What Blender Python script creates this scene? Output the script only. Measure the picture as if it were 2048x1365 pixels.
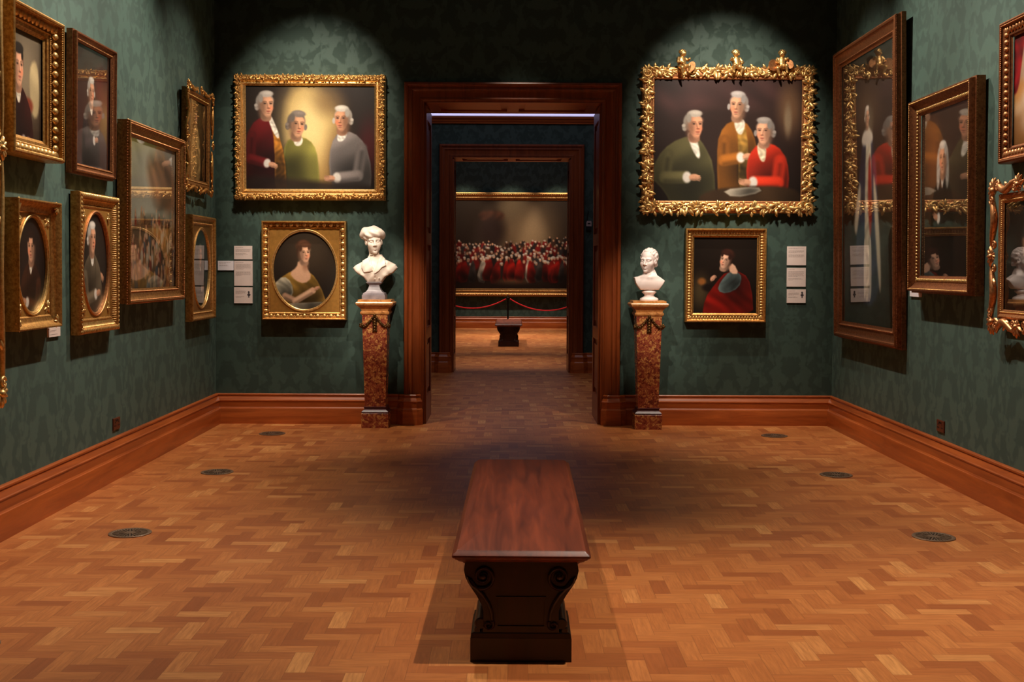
import bpy, math, random
import numpy as np
from mathutils import Matrix, Vector
PI = math.pi
sc = bpy.context.scene
COL = sc.collection
for o in list(bpy.data.objects):
    bpy.data.objects.remove(o, do_unlink=True)

# ------------------------------------------------------------------ camera
CAM_H = 1.55
cd = bpy.data.cameras.new('camera')
cd.sensor_width = 36.0
cd.lens = 2300.0 / 2048.0 * 36.0
cd.shift_y = -61.5 / 2048.0
cd.clip_end = 100
cam = bpy.data.objects.new('camera', cd)
COL.objects.link(cam)
_ax = np.array([[0.9999877543, -0.0043632974, 0.0023351387],
                [-0.0021724249, 0.0369312231, 0.9993154484],
                [0.0044465500, 0.9993082840, -0.0369212919]])
cam.matrix_world = Matrix(((_ax[0, 0], _ax[0, 1], -_ax[0, 2], 0),
                           (_ax[1, 0], _ax[1, 1], -_ax[1, 2], 0),
                           (_ax[2, 0], _ax[2, 1], -_ax[2, 2], CAM_H),
                           (0, 0, 0, 1)))
sc.camera = cam

# ------------------------------------------------------------------ view, world, lamps
sc.view_settings.view_transform = 'Standard'
sc.view_settings.look = 'None'
sc.view_settings.gamma = 1.0
sc.view_settings.use_curve_mapping = False
sc.view_settings.exposure = 0.0
w = bpy.data.worlds.new('world')
sc.world = w
w.use_nodes = True
w.node_tree.nodes['Background'].inputs['Color'].default_value = (0.01, 0.011, 0.014, 1)
w.node_tree.nodes['Background'].inputs['Strength'].default_value = 0.0

WARM = (1.0, 0.865, 0.71)
COOL = (0.70, 0.74, 1.0)


def spot(name, loc, target, power, angle, blend=0.6, radius=0.035, color=WARM):
    ld = bpy.data.lights.new(name, 'SPOT')
    ld.energy = power
    ld.spot_size = math.radians(angle)
    ld.spot_blend = blend
    ld.shadow_soft_size = radius
    ld.color = color
    o = bpy.data.objects.new(name, ld)
    o.location = loc
    o.rotation_euler = (Vector(target) - Vector(loc)).to_track_quat('-Z', 'Y').to_euler()
    COL.objects.link(o)
    return o


def area(name, loc, sx, sy, power, color, rot=(0, 0, 0)):
    ld = bpy.data.lights.new(name, 'AREA')
    ld.shape = 'RECTANGLE'
    ld.size, ld.size_y = sx, sy
    ld.energy = power
    ld.color = color
    o = bpy.data.objects.new(name, ld)
    o.location = loc
    o.rotation_euler = rot
    COL.objects.link(o)
    return o


# track spotlights of the main room: they hang well in front of the walls and aim back at the pictures
for y, p, k in ((5.9, 230, 58), (7.7, 560, 74), (9.3, 580, 74), (10.5, 260, 60)):
    spot('wall_washer_left', (-1.2, y, 5.0), (-2.9, y - (1.15 if y < 10 else 0.5), 1.85), p, k, 1.0)
for y, p, k in ((5.9, 290, 64), (7.7, 460, 74), (9.4, 490, 74), (10.5, 260, 60)):
    spot('wall_washer_right', (1.45, y, 5.0), (3.2, y - (1.0 if y < 10 else 0.4), 1.85), p, k, 1.0)
spot('picture_spot_far', (-1.6, 9.0, 5.0), (-1.95, 11.36, 2.95), 640, 38, 0.9)
spot('picture_spot_far', (-1.8, 9.2, 5.0), (-2.05, 11.36, 1.5), 400, 30, 0.9)
spot('picture_spot_far', (1.8, 9.0, 5.0), (2.13, 11.36, 2.95), 680, 40, 0.9)
spot('picture_spot_far', (2.0, 9.2, 5.0), (2.2, 11.36, 1.5), 400, 32, 0.9)
spot('bust_spot', (-2.0, 7.3, 4.8), (-1.29, 11.1, 1.40), 520, 13, 0.8)
spot('bust_spot', (-0.1, 7.3, 4.8), (-1.29, 11.1, 1.40), 640, 13, 0.8)
spot('bust_spot', (0.2, 7.3, 4.8), (1.34, 11.05, 1.36), 560, 13, 0.8)
spot('bust_spot', (2.2, 7.3, 4.8), (1.34, 11.05, 1.36), 380, 13, 0.8)
for x in (-1.7, 1.9):
    spot('downlight', (x, 10.3, 5.0), (x * 1.05, 10.7, 0), 430, 44, 1.0)
spot('downlight', (0.1, 10.7, 5.0), (0.1, 11.3, 0), 110, 36, 1.0)
# floor pools beside the bench
spot('downlight', (1.35, 4.45, 4.9), (1.1, 4.7, 0), 820, 58, 1.0)
spot('downlight', (-1.2, 6.2, 4.9), (-0.6, 5.2, 0), 380, 54, 1.0)
# soft area lights under the ceilings: daylight in the second room, added fill elsewhere
area('soft_ceiling_light', (0.15, 6.0, 5.85), 2.0, 9.0, 9, (1.0, 0.86, 0.74))  # warm overhead fill added for the near room
area('soft_ceiling_light', (0.1, 14.3, 4.85), 3.6, 3.0, 24, (0.80, 0.78, 1.0))
area('soft_ceiling_light', (0.1, 25.5, 5.85), 3.0, 5.0, 30, COOL)  # ambient fill added to lift the dark walls of the third room
area('cove_strip_fill', (0.1, 16.945, 3.775), 6.0, 0.03, 4.5, (0.66, 0.66, 1.0), (PI, 0, 0))  # added uplight hidden behind the cornice to brighten the pale strip
# second and third rooms
spot('passage_spot', (0.0, 13.0, 4.6), (0.0, 13.9, 0), 130, 80, 0.8, 0.05)
for x in (-1.15, 0.05, 1.25):
    spot('picture_spot', (x, 27.9, 5.6), (x, 29.5, 1.7), 480, 36, 0.6)
for x, y, k, p in ((-0.9, 18.9, 40, 420), (0.9, 18.9, 40, 420), (-1.3, 21.9, 34, 520), (1.3, 21.9, 34, 520), (-1.0, 24.8, 56, 900), (1.0, 24.9, 56, 900), (-1.0, 27.1, 52, 600), (1.0, 27.1, 52, 600)):
    spot('passage_spot', (x, y, 5.6), (x * 0.7, y, 0), p, k, 0.9)

# ------------------------------------------------------------------ materials
def s2l(c):
    c = np.asarray(c, float) / 255.0
    return np.where(c <= 0.04045, c / 12.92, ((c + 0.055) / 1.055) ** 2.4)


class NT:
    def __init__(s, name):
        s.m = bpy.data.materials.new(name)
        s.m.use_nodes = True
        s.t = s.m.node_tree
        s.b = s.t.nodes['Principled BSDF']
        s.out = s.t.nodes['Material Output']

    def n(s, typ, **kw):
        nd = s.t.nodes.new(typ)
        for k, v in kw.items():
            setattr(nd, k, v)
        return nd

    def link(s, a, b):
        if isinstance(a, (int, float)):
            b.default_value = a
        elif isinstance(a, tuple):
            b.default_value = a if len(a) == len(b.default_value) else a + (1.0,)
        else:
            s.t.links.new(a, b)

    def M(s, op, a, b=None, c=None):
        nd = s.n('ShaderNodeMath', operation=op)
        for i, v in enumerate((a, b, c)):
            if v is not None:
                s.link(v, nd.inputs[i])
        return nd.outputs[0]

    def mix(s, f, a, b, mode='MIX'):
        nd = s.n('ShaderNodeMix', data_type='RGBA', blend_type=mode)
        s.link(f, nd.inputs[0])
        s.link(a, nd.inputs[6])
        s.link(b, nd.inputs[7])
        return nd.outputs[2]

    def mixf(s, f, a, b):
        nd = s.n('ShaderNodeMix', data_type='FLOAT')
        s.link(f, nd.inputs[0])
        s.link(a, nd.inputs[2])
        s.link(b, nd.inputs[3])
        return nd.outputs[0]

    def ramp(s, f, stops):
        nd = s.n('ShaderNodeValToRGB')
        el = nd.color_ramp.elements
        while len(el) < len(stops):
            el.new(0.5)
        for e, (p, c) in zip(el, stops):
            e.position = p
            e.color = tuple(c) + (1.0,)
        s.link(f, nd.inputs[0])
        return nd.outputs[0]

    def pos(s):
        return s.n('ShaderNodeNewGeometry').outputs['Position']

    def obj(s):
        return s.n('ShaderNodeTexCoord').outputs['Object']

    def sep(s, v):
        nd = s.n('ShaderNodeSeparateXYZ')
        s.link(v, nd.inputs[0])
        return nd.outputs

    def comb(s, x, y, z):
        nd = s.n('ShaderNodeCombineXYZ')
        for i, v in enumerate((x, y, z)):
            s.link(v, nd.inputs[i])
        return nd.outputs[0]

    def scale(s, v, xyz):
        nd = s.n('ShaderNodeMapping')
        s.link(v, nd.inputs['Vector'])
        nd.inputs['Scale'].default_value = xyz
        return nd.outputs[0]

    def noise(s, v, scale, detail=3, rough=0.5, dist=0.0):
        nd = s.n('ShaderNodeTexNoise')
        s.link(v, nd.inputs['Vector'])
        nd.inputs['Scale'].default_value = scale
        nd.inputs['Detail'].default_value = detail
        nd.inputs['Roughness'].default_value = rough
        nd.inputs['Distortion'].default_value = dist
        return nd.outputs[0]

    def bump(s, h, strength, dist=0.01):
        nd = s.n('ShaderNodeBump')
        nd.inputs['Strength'].default_value = strength
        nd.inputs['Distance'].default_value = dist
        s.link(h, nd.inputs['Height'])
        s.link(nd.outputs[0], s.b.inputs['Normal'])

    def set(s, **kw):
        for k, v in kw.items():
            s.link(v, s.b.inputs[k.replace('_', ' ')])
        return s


def plain(name, srgb, rough=0.5, metal=0.0, var=0.15, nscale=20, **kw):
    t = NT(name)
    c = s2l(srgb)
    nz = t.noise(t.obj(), nscale, 3)
    col = t.ramp(nz, ((0.3, tuple(c * (1 - var))), (0.7, tuple(np.minimum(c * (1 + var), 1)))))
    t.set(Base_Color=col, Roughness=rough, Metallic=metal, **kw)
    return t.m


def damask(name, axis, base):
    t = NT(name)
    x, y, z = t.sep(t.pos())
    u = x if axis == 'x' else y
    c = s2l(base)
    um = t.M('PINGPONG', t.M('MULTIPLY', u, 1 / 0.62), 0.5)
    # alternate columns are shifted by half a repeat
    colm = t.M('FLOORED_MODULO', t.M('FLOOR', t.M('MULTIPLY', u, 1 / 0.62)), 2.0)
    v = t.M('ADD', t.M('MULTIPLY', z, 2.0), t.M('MULTIPLY', colm, 7.7))
    vec = t.comb(t.M('MULTIPLY', um, 1.6), v, 0.0)
    n1 = t.noise(vec, 3.2, 2.5, 0.6, 0.35)
    mask = t.ramp(n1, ((0.46, (0, 0, 0)), (0.54, (1, 1, 1))))
    fine = t.noise(t.scale(t.pos(), (260, 260, 260)), 1.0, 1)
    cloud = t.noise(t.pos(), 1.3, 2)
    col = t.mix(mask, tuple(c * 0.72), tuple(c * 1.14))
    col = t.mix(t.M('MULTIPLY', fine, 0.35), col, tuple(c * 0.65))
    col = t.mix(t.M('MULTIPLY', cloud, 0.25), col, tuple(c * 0.8))
    t.set(Base_Color=col, Roughness=t.mixf(mask, 0.75, 0.55), Specular_IOR_Level=0.25)
    return t.m


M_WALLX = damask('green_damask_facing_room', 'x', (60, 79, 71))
M_WALLY = damask('green_damask_side_lit', 'y', (75, 97, 89))  # same damask, lightened so the brighter side-wall lighting sits in its colour


def mahogany(name, axis, dark, light, rough=0.3, coat=0.25, grain=1.0):
    t = NT(name)
    sc3 = [16.0, 16.0, 16.0]
    sc3['xyz'.index(axis)] = 1.2
    v = t.scale(t.pos(), tuple(sc3))
    n1 = t.noise(v, 1.0 * grain, 5, 0.6, 0.8)
    n2 = t.noise(t.scale(t.pos(), tuple(k * 7 for k in sc3)), 1.0, 2)
    d, l = s2l(dark), s2l(light)
    col = t.ramp(n1, ((0.25, tuple(d)), (0.75, tuple(l))))
    col = t.mix(t.M('MULTIPLY', n2, 0.35), col, tuple(d * 0.7))
    t.set(Base_Color=col, Roughness=t.mixf(n1, rough * 0.85, rough * 1.2), Coat_Weight=coat, Coat_Roughness=0.15)
    return t.m


M_MAHX = mahogany('mahogany_along_x_lit', 'x', (136, 60, 22), (200, 104, 44), 0.34, 0.06)  # mahogany lightened along both axes to carry the brighter light on the skirting
M_MAHY = mahogany('mahogany_along_y_lit', 'y', (136, 60, 22), (200, 104, 44), 0.34, 0.06)
M_MAHZ = mahogany('mahogany_upright_dim', 'z', (104, 44, 16), (156, 76, 30), 0.34, 0.06)  # same mahogany, with the dimmer light on the casing put into its colour
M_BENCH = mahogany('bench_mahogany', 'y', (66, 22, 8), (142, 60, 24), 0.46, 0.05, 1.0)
M_BENCHZ = mahogany('bench_mahogany_shaded', 'z', (30, 11, 7), (58, 21, 13), 0.42, 0.1)  # bench mahogany darkened: shade on the supports is put into the colour


def floor_material():
    t = NT('herringbone_oak_blocks')
    x, y, z = t.sep(t.pos())
    W = 0.0775
    X = t.M('MULTIPLY', x, 1 / W)
    Y = t.M('MULTIPLY', y, 1 / W)
    i, j = t.M('FLOOR', X), t.M('FLOOR', Y)
    k = t.M('FLOORED_MODULO', t.M('SUBTRACT', i, j), 6.0)
    isH = t.M('LESS_THAN', k, 2.5)
    # block origin and local coordinates (along 0..3, across 0..1)
    bxH = t.M('SUBTRACT', i, k)
    byV = t.M('SUBTRACT', j, t.M('SUBTRACT', 5.0, k))
    bx = t.mixf(isH, i, bxH)
    by = t.mixf(isH, byV, j)
    al = t.mixf(isH, t.M('SUBTRACT', Y, byV), t.M('SUBTRACT', X, bxH))
    ac = t.mixf(isH, t.M('SUBTRACT', X, i), t.M('SUBTRACT', Y, j))
    # border along the side walls
    d = t.M('MINIMUM', t.M('ADD', x, 2.84), t.M('SUBTRACT', 3.14, x))
    inb = t.M('LESS_THAN', d, 0.345)
    sq = t.M('MULTIPLY', y, 1 / 0.24)
    sqi = t.M('FLOOR', sq)
    dd = t.M('MULTIPLY', t.M('SUBTRACT', d, 0.055), 1 / 0.08)
    fy = t.M('MULTIPLY', t.M('FRACT', sq), 3.0)
    alt = t.M('FLOORED_MODULO', sqi, 2.0)
    bid = t.M('FLOOR', t.mixf(alt, dd, fy))
    edge = t.M('MAXIMUM', t.M('LESS_THAN', d, 0.055), t.M('GREATER_THAN', d, 0.295))
    bid = t.mixf(edge, bid, t.M('ADD', 20.0, t.M('FLOOR', t.M('MULTIPLY', d, 12.0))))
    sqj = t.mixf(edge, sqi, t.M('FLOOR', t.M('MULTIPLY', y, 0.8)))
    bx = t.mixf(inb, bx, t.M('ADD', bid, 100.0))
    by = t.mixf(inb, by, sqj)
    wn = t.n('ShaderNodeTexWhiteNoise', noise_dimensions='3D')
    t.link(t.comb(bx, by, t.M('ADD', isH, t.M('MULTIPLY', inb, 3.0))), wn.inputs['Vector'])
    r = wn.outputs['Value']
    col = t.ramp(r, ((0.0, s2l((158, 86, 42))), (0.2, s2l((180, 104, 52))), (0.55, s2l((194, 118, 61))),
                     (0.88, s2l((204, 128, 68))), (1.0, s2l((224, 156, 90)))))
    # grain runs along each block
    gx = t.mixf(isH, t.M('MULTIPLY', x, 60.0), t.M('MULTIPLY', x, 5.0))
    gx2 = t.mixf(isH, t.M('MULTIPLY', x, 90.0), t.M('MULTIPLY', x, 7.0))
    gy2 = t.mixf(isH, t.M('MULTIPLY', y, 7.0), t.M('MULTIPLY', y, 90.0))
    g = t.noise(t.comb(gx2, gy2, t.M('MULTIPLY', r, 37.0)), 1.0, 3, 0.6, 0.4)
    col = t.mix(t.ramp(g, ((0.35, (0.45, 0.45, 0.45)), (0.65, (0, 0, 0)))), col, tuple(s2l((130, 68, 28))))
    # thin joints
    e1 = t.M('MINIMUM', al, t.M('SUBTRACT', 3.0, al))
    e2 = t.M('MINIMUM', ac, t.M('SUBTRACT', 1.0, ac))
    e = t.M('MINIMUM', e1, e2)
    joint = t.M('MULTIPLY', t.M('LESS_THAN', e, 0.016), t.M('SUBTRACT', 1.0, inb))
    col = t.mix(t.M('MULTIPLY', joint, 0.45), col, tuple(s2l((84, 42, 20))))
    wear = t.noise(t.pos(), 0.9, 3)
    col = t.mix(t.M('MULTIPLY', wear, 0.25), col, tuple(s2l((150, 86, 44))))
    t.set(Base_Color=col, Roughness=t.mixf(wear, 0.36, 0.46), Specular_IOR_Level=0.45)
    return t.m


M_FLOOR = floor_material()


def gold(name, c1, c2, rough=0.36, metal=0.85, nscale=55):
    t = NT(name)
    nz = t.noise(t.obj(), nscale, 4, 0.6)
    n2 = t.noise(t.obj(), 7, 3)
    col = t.ramp(nz, ((0.3, s2l(c2)), (0.62, s2l(c1))))
    col = t.mix(t.M('MULTIPLY', n2, 0.4), col, tuple(s2l(c2)))
    t.set(Base_Color=col, Metallic=metal, Roughness=t.mixf(nz, rough + 0.14, rough - 0.06))
    t.bump(nz, 0.25, 0.004)
    return t.m


M_GOLD = gold('bright_gilding', (255, 216, 146), (196, 144, 76))
M_GOLDW = gold('warm_gilding', (232, 180, 104), (158, 106, 52))
M_GOLDD = gold('dull_gilding', (184, 134, 76), (112, 72, 38), 0.42)
M_GOLDB = gold('brown_gilding', (168, 108, 68), (112, 66, 42), 0.4)
M_GOLDR = gold('reddish_gilding', (232, 168, 112), (172, 108, 68), 0.36)
M_BRONZE = gold('dark_gilt_bronze', (128, 92, 48), (54, 36, 20), 0.34)
M_MAT = plain('gilt_spandrel', (190, 138, 66), 0.45, 0.65, 0.12, 30)
M_MATD = plain('dark_gilt_spandrel', (150, 104, 48), 0.45, 0.65, 0.12, 30)
M_BACK = plain('dark_frame_side', (58, 38, 24), 0.6, 0.1)
M_CARD = plain('label_card', (226, 208, 200), 0.6, 0, 0.03)
M_CARDW = plain('white_label_card', (246, 240, 246), 0.6, 0, 0.02)
M_INK = plain('grey_print', (140, 122, 118), 0.8, 0, 0.05)
M_INKD = plain('dark_print', (60, 52, 56), 0.8, 0, 0.05)
M_MARBLE = plain('cream_marble', (240, 222, 206), 0.42, 0, 0.05, 9)
M_MARBLE2 = plain('white_marble', (244, 226, 220), 0.4, 0, 0.05, 9)
M_SLATE = plain('grey_marble_socle', (142, 132, 136), 0.4, 0, 0.25, 16)
M_PORPH = plain('purple_marble', (92, 50, 54), 0.4, 0, 0.3, 30)
M_BRASS = plain('brown_socket_plate', (92, 46, 28), 0.4, 0.3)
M_BLACK = plain('black_plastic', (18, 17, 17), 0.5)
M_GREYP = plain('grey_plastic', (178, 160, 152), 0.5)
M_GRATE = plain('floor_grille_bronze', (122, 98, 78), 0.42, 0.45, 0.2)
M_DARK = plain('dark_void', (10, 9, 9), 0.9)
M_ROPE = plain('crimson_rope', (206, 30, 38), 0.8)
M_CEIL = plain('ceiling_paint', (92, 92, 90), 0.9)
M_COVE = plain('white_cove_plaster', (226, 222, 232), 0.9, 0, 0.02)
M_POST = plain('black_iron_post', (22, 20, 20), 0.35, 0.6)


def breccia():
    t = NT('red_breccia_marble')
    o = t.obj()
    dn = t.n('ShaderNodeTexNoise')
    t.link(o, dn.inputs['Vector'])
    dn.inputs['Scale'].default_value = 14
    ad = t.n('ShaderNodeMix', data_type='VECTOR')
    ad.inputs[0].default_value = 0.06
    t.link(o, ad.inputs[4])
    t.link(dn.outputs['Color'], ad.inputs[5])
    vo = t.n('ShaderNodeTexVoronoi')
    t.link(ad.outputs[1], vo.inputs['Vector'])
    vo.inputs['Scale'].default_value = 48
    vo2 = t.n('ShaderNodeTexVoronoi')
    t.link(ad.outputs[1], vo2.inputs['Vector'])
    vo2.inputs['Scale'].default_value = 110
    c1 = t.sep(vo.outputs['Color'])[0]
    c2 = t.sep(vo2.outputs['Color'])[1]
    big = t.noise(o, 5, 2)
    f = t.M('ADD', t.M('MULTIPLY', c1, 0.5), t.M('ADD', t.M('MULTIPLY', c2, 0.3), t.M('MULTIPLY', big, 0.25)))
    col = t.ramp(f, ((0.2, s2l((104, 42, 36))), (0.42, s2l((158, 74, 54))), (0.58, s2l((178, 96, 66))),
                     (0.70, s2l((206, 140, 78))), (0.85, s2l((230, 178, 106)))))
    t.set(Base_Color=col, Roughness=0.25)
    return t.m


M_BRECC = breccia()


def sienna():
    t = NT('yellow_sienna_marble')
    n1 = t.noise(t.obj(), 26, 4, 0.6, 1.0)
    col = t.ramp(n1, ((0.3, s2l((150, 88, 40))), (0.5, s2l((204, 138, 76))), (0.75, s2l((226, 172, 110)))))
    t.set(Base_Color=col, Roughness=0.3)
    return t.m


M_SIENNA = sienna()


def canvas_material():
    t = NT('oil_paint')
    a = t.n('ShaderNodeAttribute', attribute_name='paint')
    t.set(Base_Color=a.outputs['Color'], Roughness=0.42, Specular_IOR_Level=0.3)
    nz = t.noise(t.obj(), 260, 2)
    t.bump(nz, 0.08, 0.002)
    return t.m


M_PAINT = canvas_material()


def glass_material():
    t = NT('picture_glass')
    t.t.nodes.remove(t.b)
    ge = t.n('ShaderNodeNewGeometry')
    dt = t.n('ShaderNodeVectorMath', operation='DOT_PRODUCT')
    t.link(ge.outputs['Incoming'], dt.inputs[0])
    t.link(ge.outputs['Normal'], dt.inputs[1])
    k = t.M('SUBTRACT', 1.0, t.M('ABSOLUTE', dt.outputs['Value']))
    fr = t.M('ADD', 0.04, t.M('MULTIPLY', 0.96, t.M('POWER', k, 5.0)))
    f2 = t.M('DIVIDE', t.M('MULTIPLY', fr, 2.0), t.M('ADD', fr, 1.0))
    tr = t.n('ShaderNodeBsdfTransparent')
    gl = t.n('ShaderNodeBsdfGlossy')
    gl.inputs['Roughness'].default_value = 0.0
    mx = t.n('ShaderNodeMixShader')
    t.link(f2, mx.inputs[0])
    t.t.links.new(tr.outputs[0], mx.inputs[1])
    t.t.links.new(gl.outputs[0], mx.inputs[2])
    t.t.links.new(mx.outputs[0], t.out.inputs['Surface'])
    return t.m


M_GLASS = glass_material()
# ------------------------------------------------------------------ mesh helpers
class Geo:
    """collects vertices and faces; build() links them as ONE mesh object"""
    def __init__(s):
        s.v, s.f, s.n = [], [], 0

    def add(s, vf, m=None):
        v, f = vf
        v = np.asarray(v, float).reshape(-1, 3)
        if m is not None:
            v = v @ m[:3, :3].T + m[:3, 3]
        s.v.append(v)
        k = s.n
        s.f.extend([tuple(i + k for i in q) for q in f])
        s.n += len(v)
        return s

    def box(s, x0, x1, y0, y1, z0, z1):
        return s.add(box_vf(x0, x1, y0, y1, z0, z1))

    def build(s, name, mat, parent=None, sharp=35):
        me = bpy.data.meshes.new(name)
        v = np.concatenate(s.v)
        me.from_pydata(v.tolist(), [], s.f)
        me.validate()
        if sharp:
            me.shade_smooth()
            me.set_sharp_from_angle(angle=math.radians(sharp))
        me.materials.append(mat)
        o = bpy.data.objects.new(name, me)
        COL.objects.link(o)
        if parent is not None:
            o.parent = parent
        return o


def tag(o, label=None, cat=None, group=None, kind=None):
    if label: o['label'] = label
    if cat: o['category'] = cat
    if group: o['group'] = group
    if kind: o['kind'] = kind
    return o


def thing(name, label, cat, loc=(0, 0, 0), rz=0.0, group=None, tilt=0.0):
    o = bpy.data.objects.new(name, None)
    o.empty_display_size = 0.1
    COL.objects.link(o)
    o.rotation_mode = 'XYZ'
    o.location = loc
    o.rotation_euler = (tilt, 0, rz)
    return tag(o, label, cat, group)


def mat4(o, ex, ey, ez):
    m = np.eye(4)
    m[:3, 0], m[:3, 1], m[:3, 2], m[:3, 3] = ex, ey, ez, o
    return m


def T(x, y, z):
    m = np.eye(4)
    m[:3, 3] = (x, y, z)
    return m


def S(x, y=None, z=None):
    y = x if y is None else y
    z = x if z is None else z
    return np.diag([x, y, z, 1.0])


def RZ(a):
    c, s = math.cos(a), math.sin(a)
    m = np.eye(4)
    m[0, 0], m[0, 1], m[1, 0], m[1, 1] = c, -s, s, c
    return m


def RX(a):
    c, s = math.cos(a), math.sin(a)
    m = np.eye(4)
    m[1, 1], m[1, 2], m[2, 1], m[2, 2] = c, -s, s, c
    return m


def RY(a):
    c, s = math.cos(a), math.sin(a)
    m = np.eye(4)
    m[0, 0], m[0, 2], m[2, 0], m[2, 2] = c, s, -s, c
    return m


def box_vf(x0, x1, y0, y1, z0, z1):
    v = [(x, y, z) for z in (z0, z1) for y in (y0, y1) for x in (x0, x1)]
    return v, [(0, 2, 3, 1), (4, 5, 7, 6), (0, 1, 5, 4), (2, 6, 7, 3), (0, 4, 6, 2), (1, 3, 7, 5)]


def rings_vf(rings, closed=True, cap0=True, cap1=True):
    """rings: list of (n,3) arrays of equal length, joined in order"""
    n = len(rings[0])
    v = np.concatenate(rings)
    f = []
    m = n if closed else n - 1
    for r in range(len(rings) - 1):
        for i in range(m):
            a, b = r * n + i, r * n + (i + 1) % n
            f.append((a, b, b + n, a + n))
    if closed and cap0: f.append(tuple(range(n - 1, -1, -1)))
    if closed and cap1: f.append(tuple((len(rings) - 1) * n + i for i in range(n)))
    return v, f


def tube_vf(path, r, n=8, squash=1.0):
    p = np.asarray(path, float)
    k = len(p)
    r = np.full(k, r) if np.isscalar(r) else np.asarray(r, float)
    t = np.gradient(p, axis=0)
    t /= np.maximum(np.linalg.norm(t, axis=1, keepdims=True), 1e-9)
    up = np.array([0.0, 0.0, 1.0]) if abs(t[0, 2]) < 0.9 else np.array([1.0, 0.0, 0.0])
    a = np.linspace(0, 2 * PI, n, endpoint=False)
    rings = []
    u = np.cross(t[0], up)
    u /= np.linalg.norm(u)
    for i in range(k):
        u = u - t[i] * (u @ t[i])
        u /= max(np.linalg.norm(u), 1e-9)
        w_ = np.cross(t[i], u)
        rings.append(p[i] + r[i] * (np.cos(a)[:, None] * u + np.sin(a)[:, None] * w_ * squash))
    return rings_vf(rings)


def lathe_vf(prof, n=32):
    a = np.linspace(0, 2 * PI, n, endpoint=False)
    rings = [np.stack([r * np.cos(a), r * np.sin(a), np.full(n, z)], 1) for r, z in prof]
    return rings_vf(rings)


def loft_vf(prof):
    """square sections: (half width, z)"""
    rings = [np.array([(-h, -h, z), (h, -h, z), (h, h, z), (-h, h, z)]) for h, z in prof]
    return rings_vf(rings)


def sphere_vf(r=1.0, n=8, m=6):
    prof = [(max(r * math.sin(PI * i / m), 1e-5), -r * math.cos(PI * i / m)) for i in range(m + 1)]
    return lathe_vf(prof, n)


def prism_vf(poly, y0, y1):
    """polygon in x,z extruded along y"""
    a = np.array([(x, y0, z) for x, z in poly], float)
    b = np.array([(x, y1, z) for x, z in poly], float)
    return rings_vf([a, b])


def leaf_vf(L=1.0, W=0.4, H=0.25, curl=0.3, nu=7, nv=5, lobes=3):
    """carved leaf along +x: rounded blade with a groove down the middle, tip turned over"""
    nu, nv = nu + 2, nv + 2
    v, f = [], []
    for i in range(nu):
        u = i / (nu - 1)
        b = max(math.sin(PI * (0.10 + 0.90 * u) ** 0.9), 0.0)
        wd = W * 0.5 * max(b ** 0.55, 0.10) * (1 + 0.13 * math.cos(2 * PI * lobes * u))
        rise = (H + 0.5 * curl * u * u) * max(b, 0.05) ** 0.5
        for j in range(nv):
            q = -1 + 2 * j / (nv - 1)
            z = rise * ((1 - 0.9 * q * q) - 0.22 * math.exp(-(q / 0.25) ** 2))
            v.append((L * u, wd * q, z))
    for i in range(nu - 1):
        for j in range(nv - 1):
            a = i * nv + j
            f.append((a, a + nv, a + nv + 1, a + 1))
    return np.array(v), f


def spiral_vf(R=1.0, turns=1.4, r0=0.2, r1=0.06, start=0.0, tail=0.9, n=26, sides=7):
    """volute in the xy plane (centre at 0) with a straight tail, relief along z"""
    p, rr = [], []
    if tail > 0:
        for i in range(5):
            q = 1 - i / 5
            a = start
            base = np.array([R * math.cos(a), R * math.sin(a)])
            tan = np.array([math.sin(a), -math.cos(a)])
            c = base + tan * tail * R * q + np.array([math.cos(a), math.sin(a)]) * 0.35 * tail * R * q * q
            p.append((c[0], c[1], 0)); rr.append(r1 + (r0 - r1) * (1 - q * 0.8))
    for i in range(n):
        q = i / (n - 1)
        a = start + turns * 2 * PI * q
        rad = R * (1 - 0.82 * q)
        p.append((rad * math.cos(a), rad * math.sin(a), 0.25 * R * q)); rr.append(r0 + (r1 - r0) * q)
    vf = tube_vf(p, np.array(rr), sides)
    v2, f2 = sphere_vf(R * 0.22, 8, 5)
    k = len(vf[0])
    return np.concatenate([vf[0], np.asarray(v2) + np.array([0, 0, 0.25 * R])]), vf[1] + [tuple(i + k for i in q) for q in f2]


def flower_vf(R=1.0, petals=5):
    V, F, k = [], [], 0
    for i in range(petals):
        v, f = leaf_vf(R, 0.85 * R, 0.35 * R, 0.3 * R, 5, 4, 0)
        m = RZ(2 * PI * i / petals)
        V.append(v @ m[:3, :3].T); F += [tuple(a + k for a in q) for q in f]; k += len(v)
    v, f = sphere_vf(0.3 * R, 8, 5)
    V.append(np.asarray(v) + np.array([0, 0, 0.3 * R])); F += [tuple(a + k for a in q) for q in f]
    return np.concatenate(V), F


def rect_sweep_vf(w_, h_, prof):
    """picture moulding: prof = (inset from outer edge, distance from wall); x centred, z from 0"""
    rings = []
    for s_, d in prof:
        rings.append(np.array([(-w_ / 2 + s_, -d, s_), (w_ / 2 - s_, -d, s_), (w_ / 2 - s_, -d, h_ - s_), (-w_ / 2 + s_, -d, h_ - s_)]))
    return rings_vf(rings, True, False, False)


def ellipse_sweep_vf(cz, a, b, prof, n=72):
    t = np.linspace(0, 2 * PI, n, endpoint=False)
    rings = [np.stack([(a + o) * np.cos(t), np.full(n, -d), cz + (b + o) * np.sin(t)], 1) for o, d in prof]
    return rings_vf(rings, True, False, False)


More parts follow.
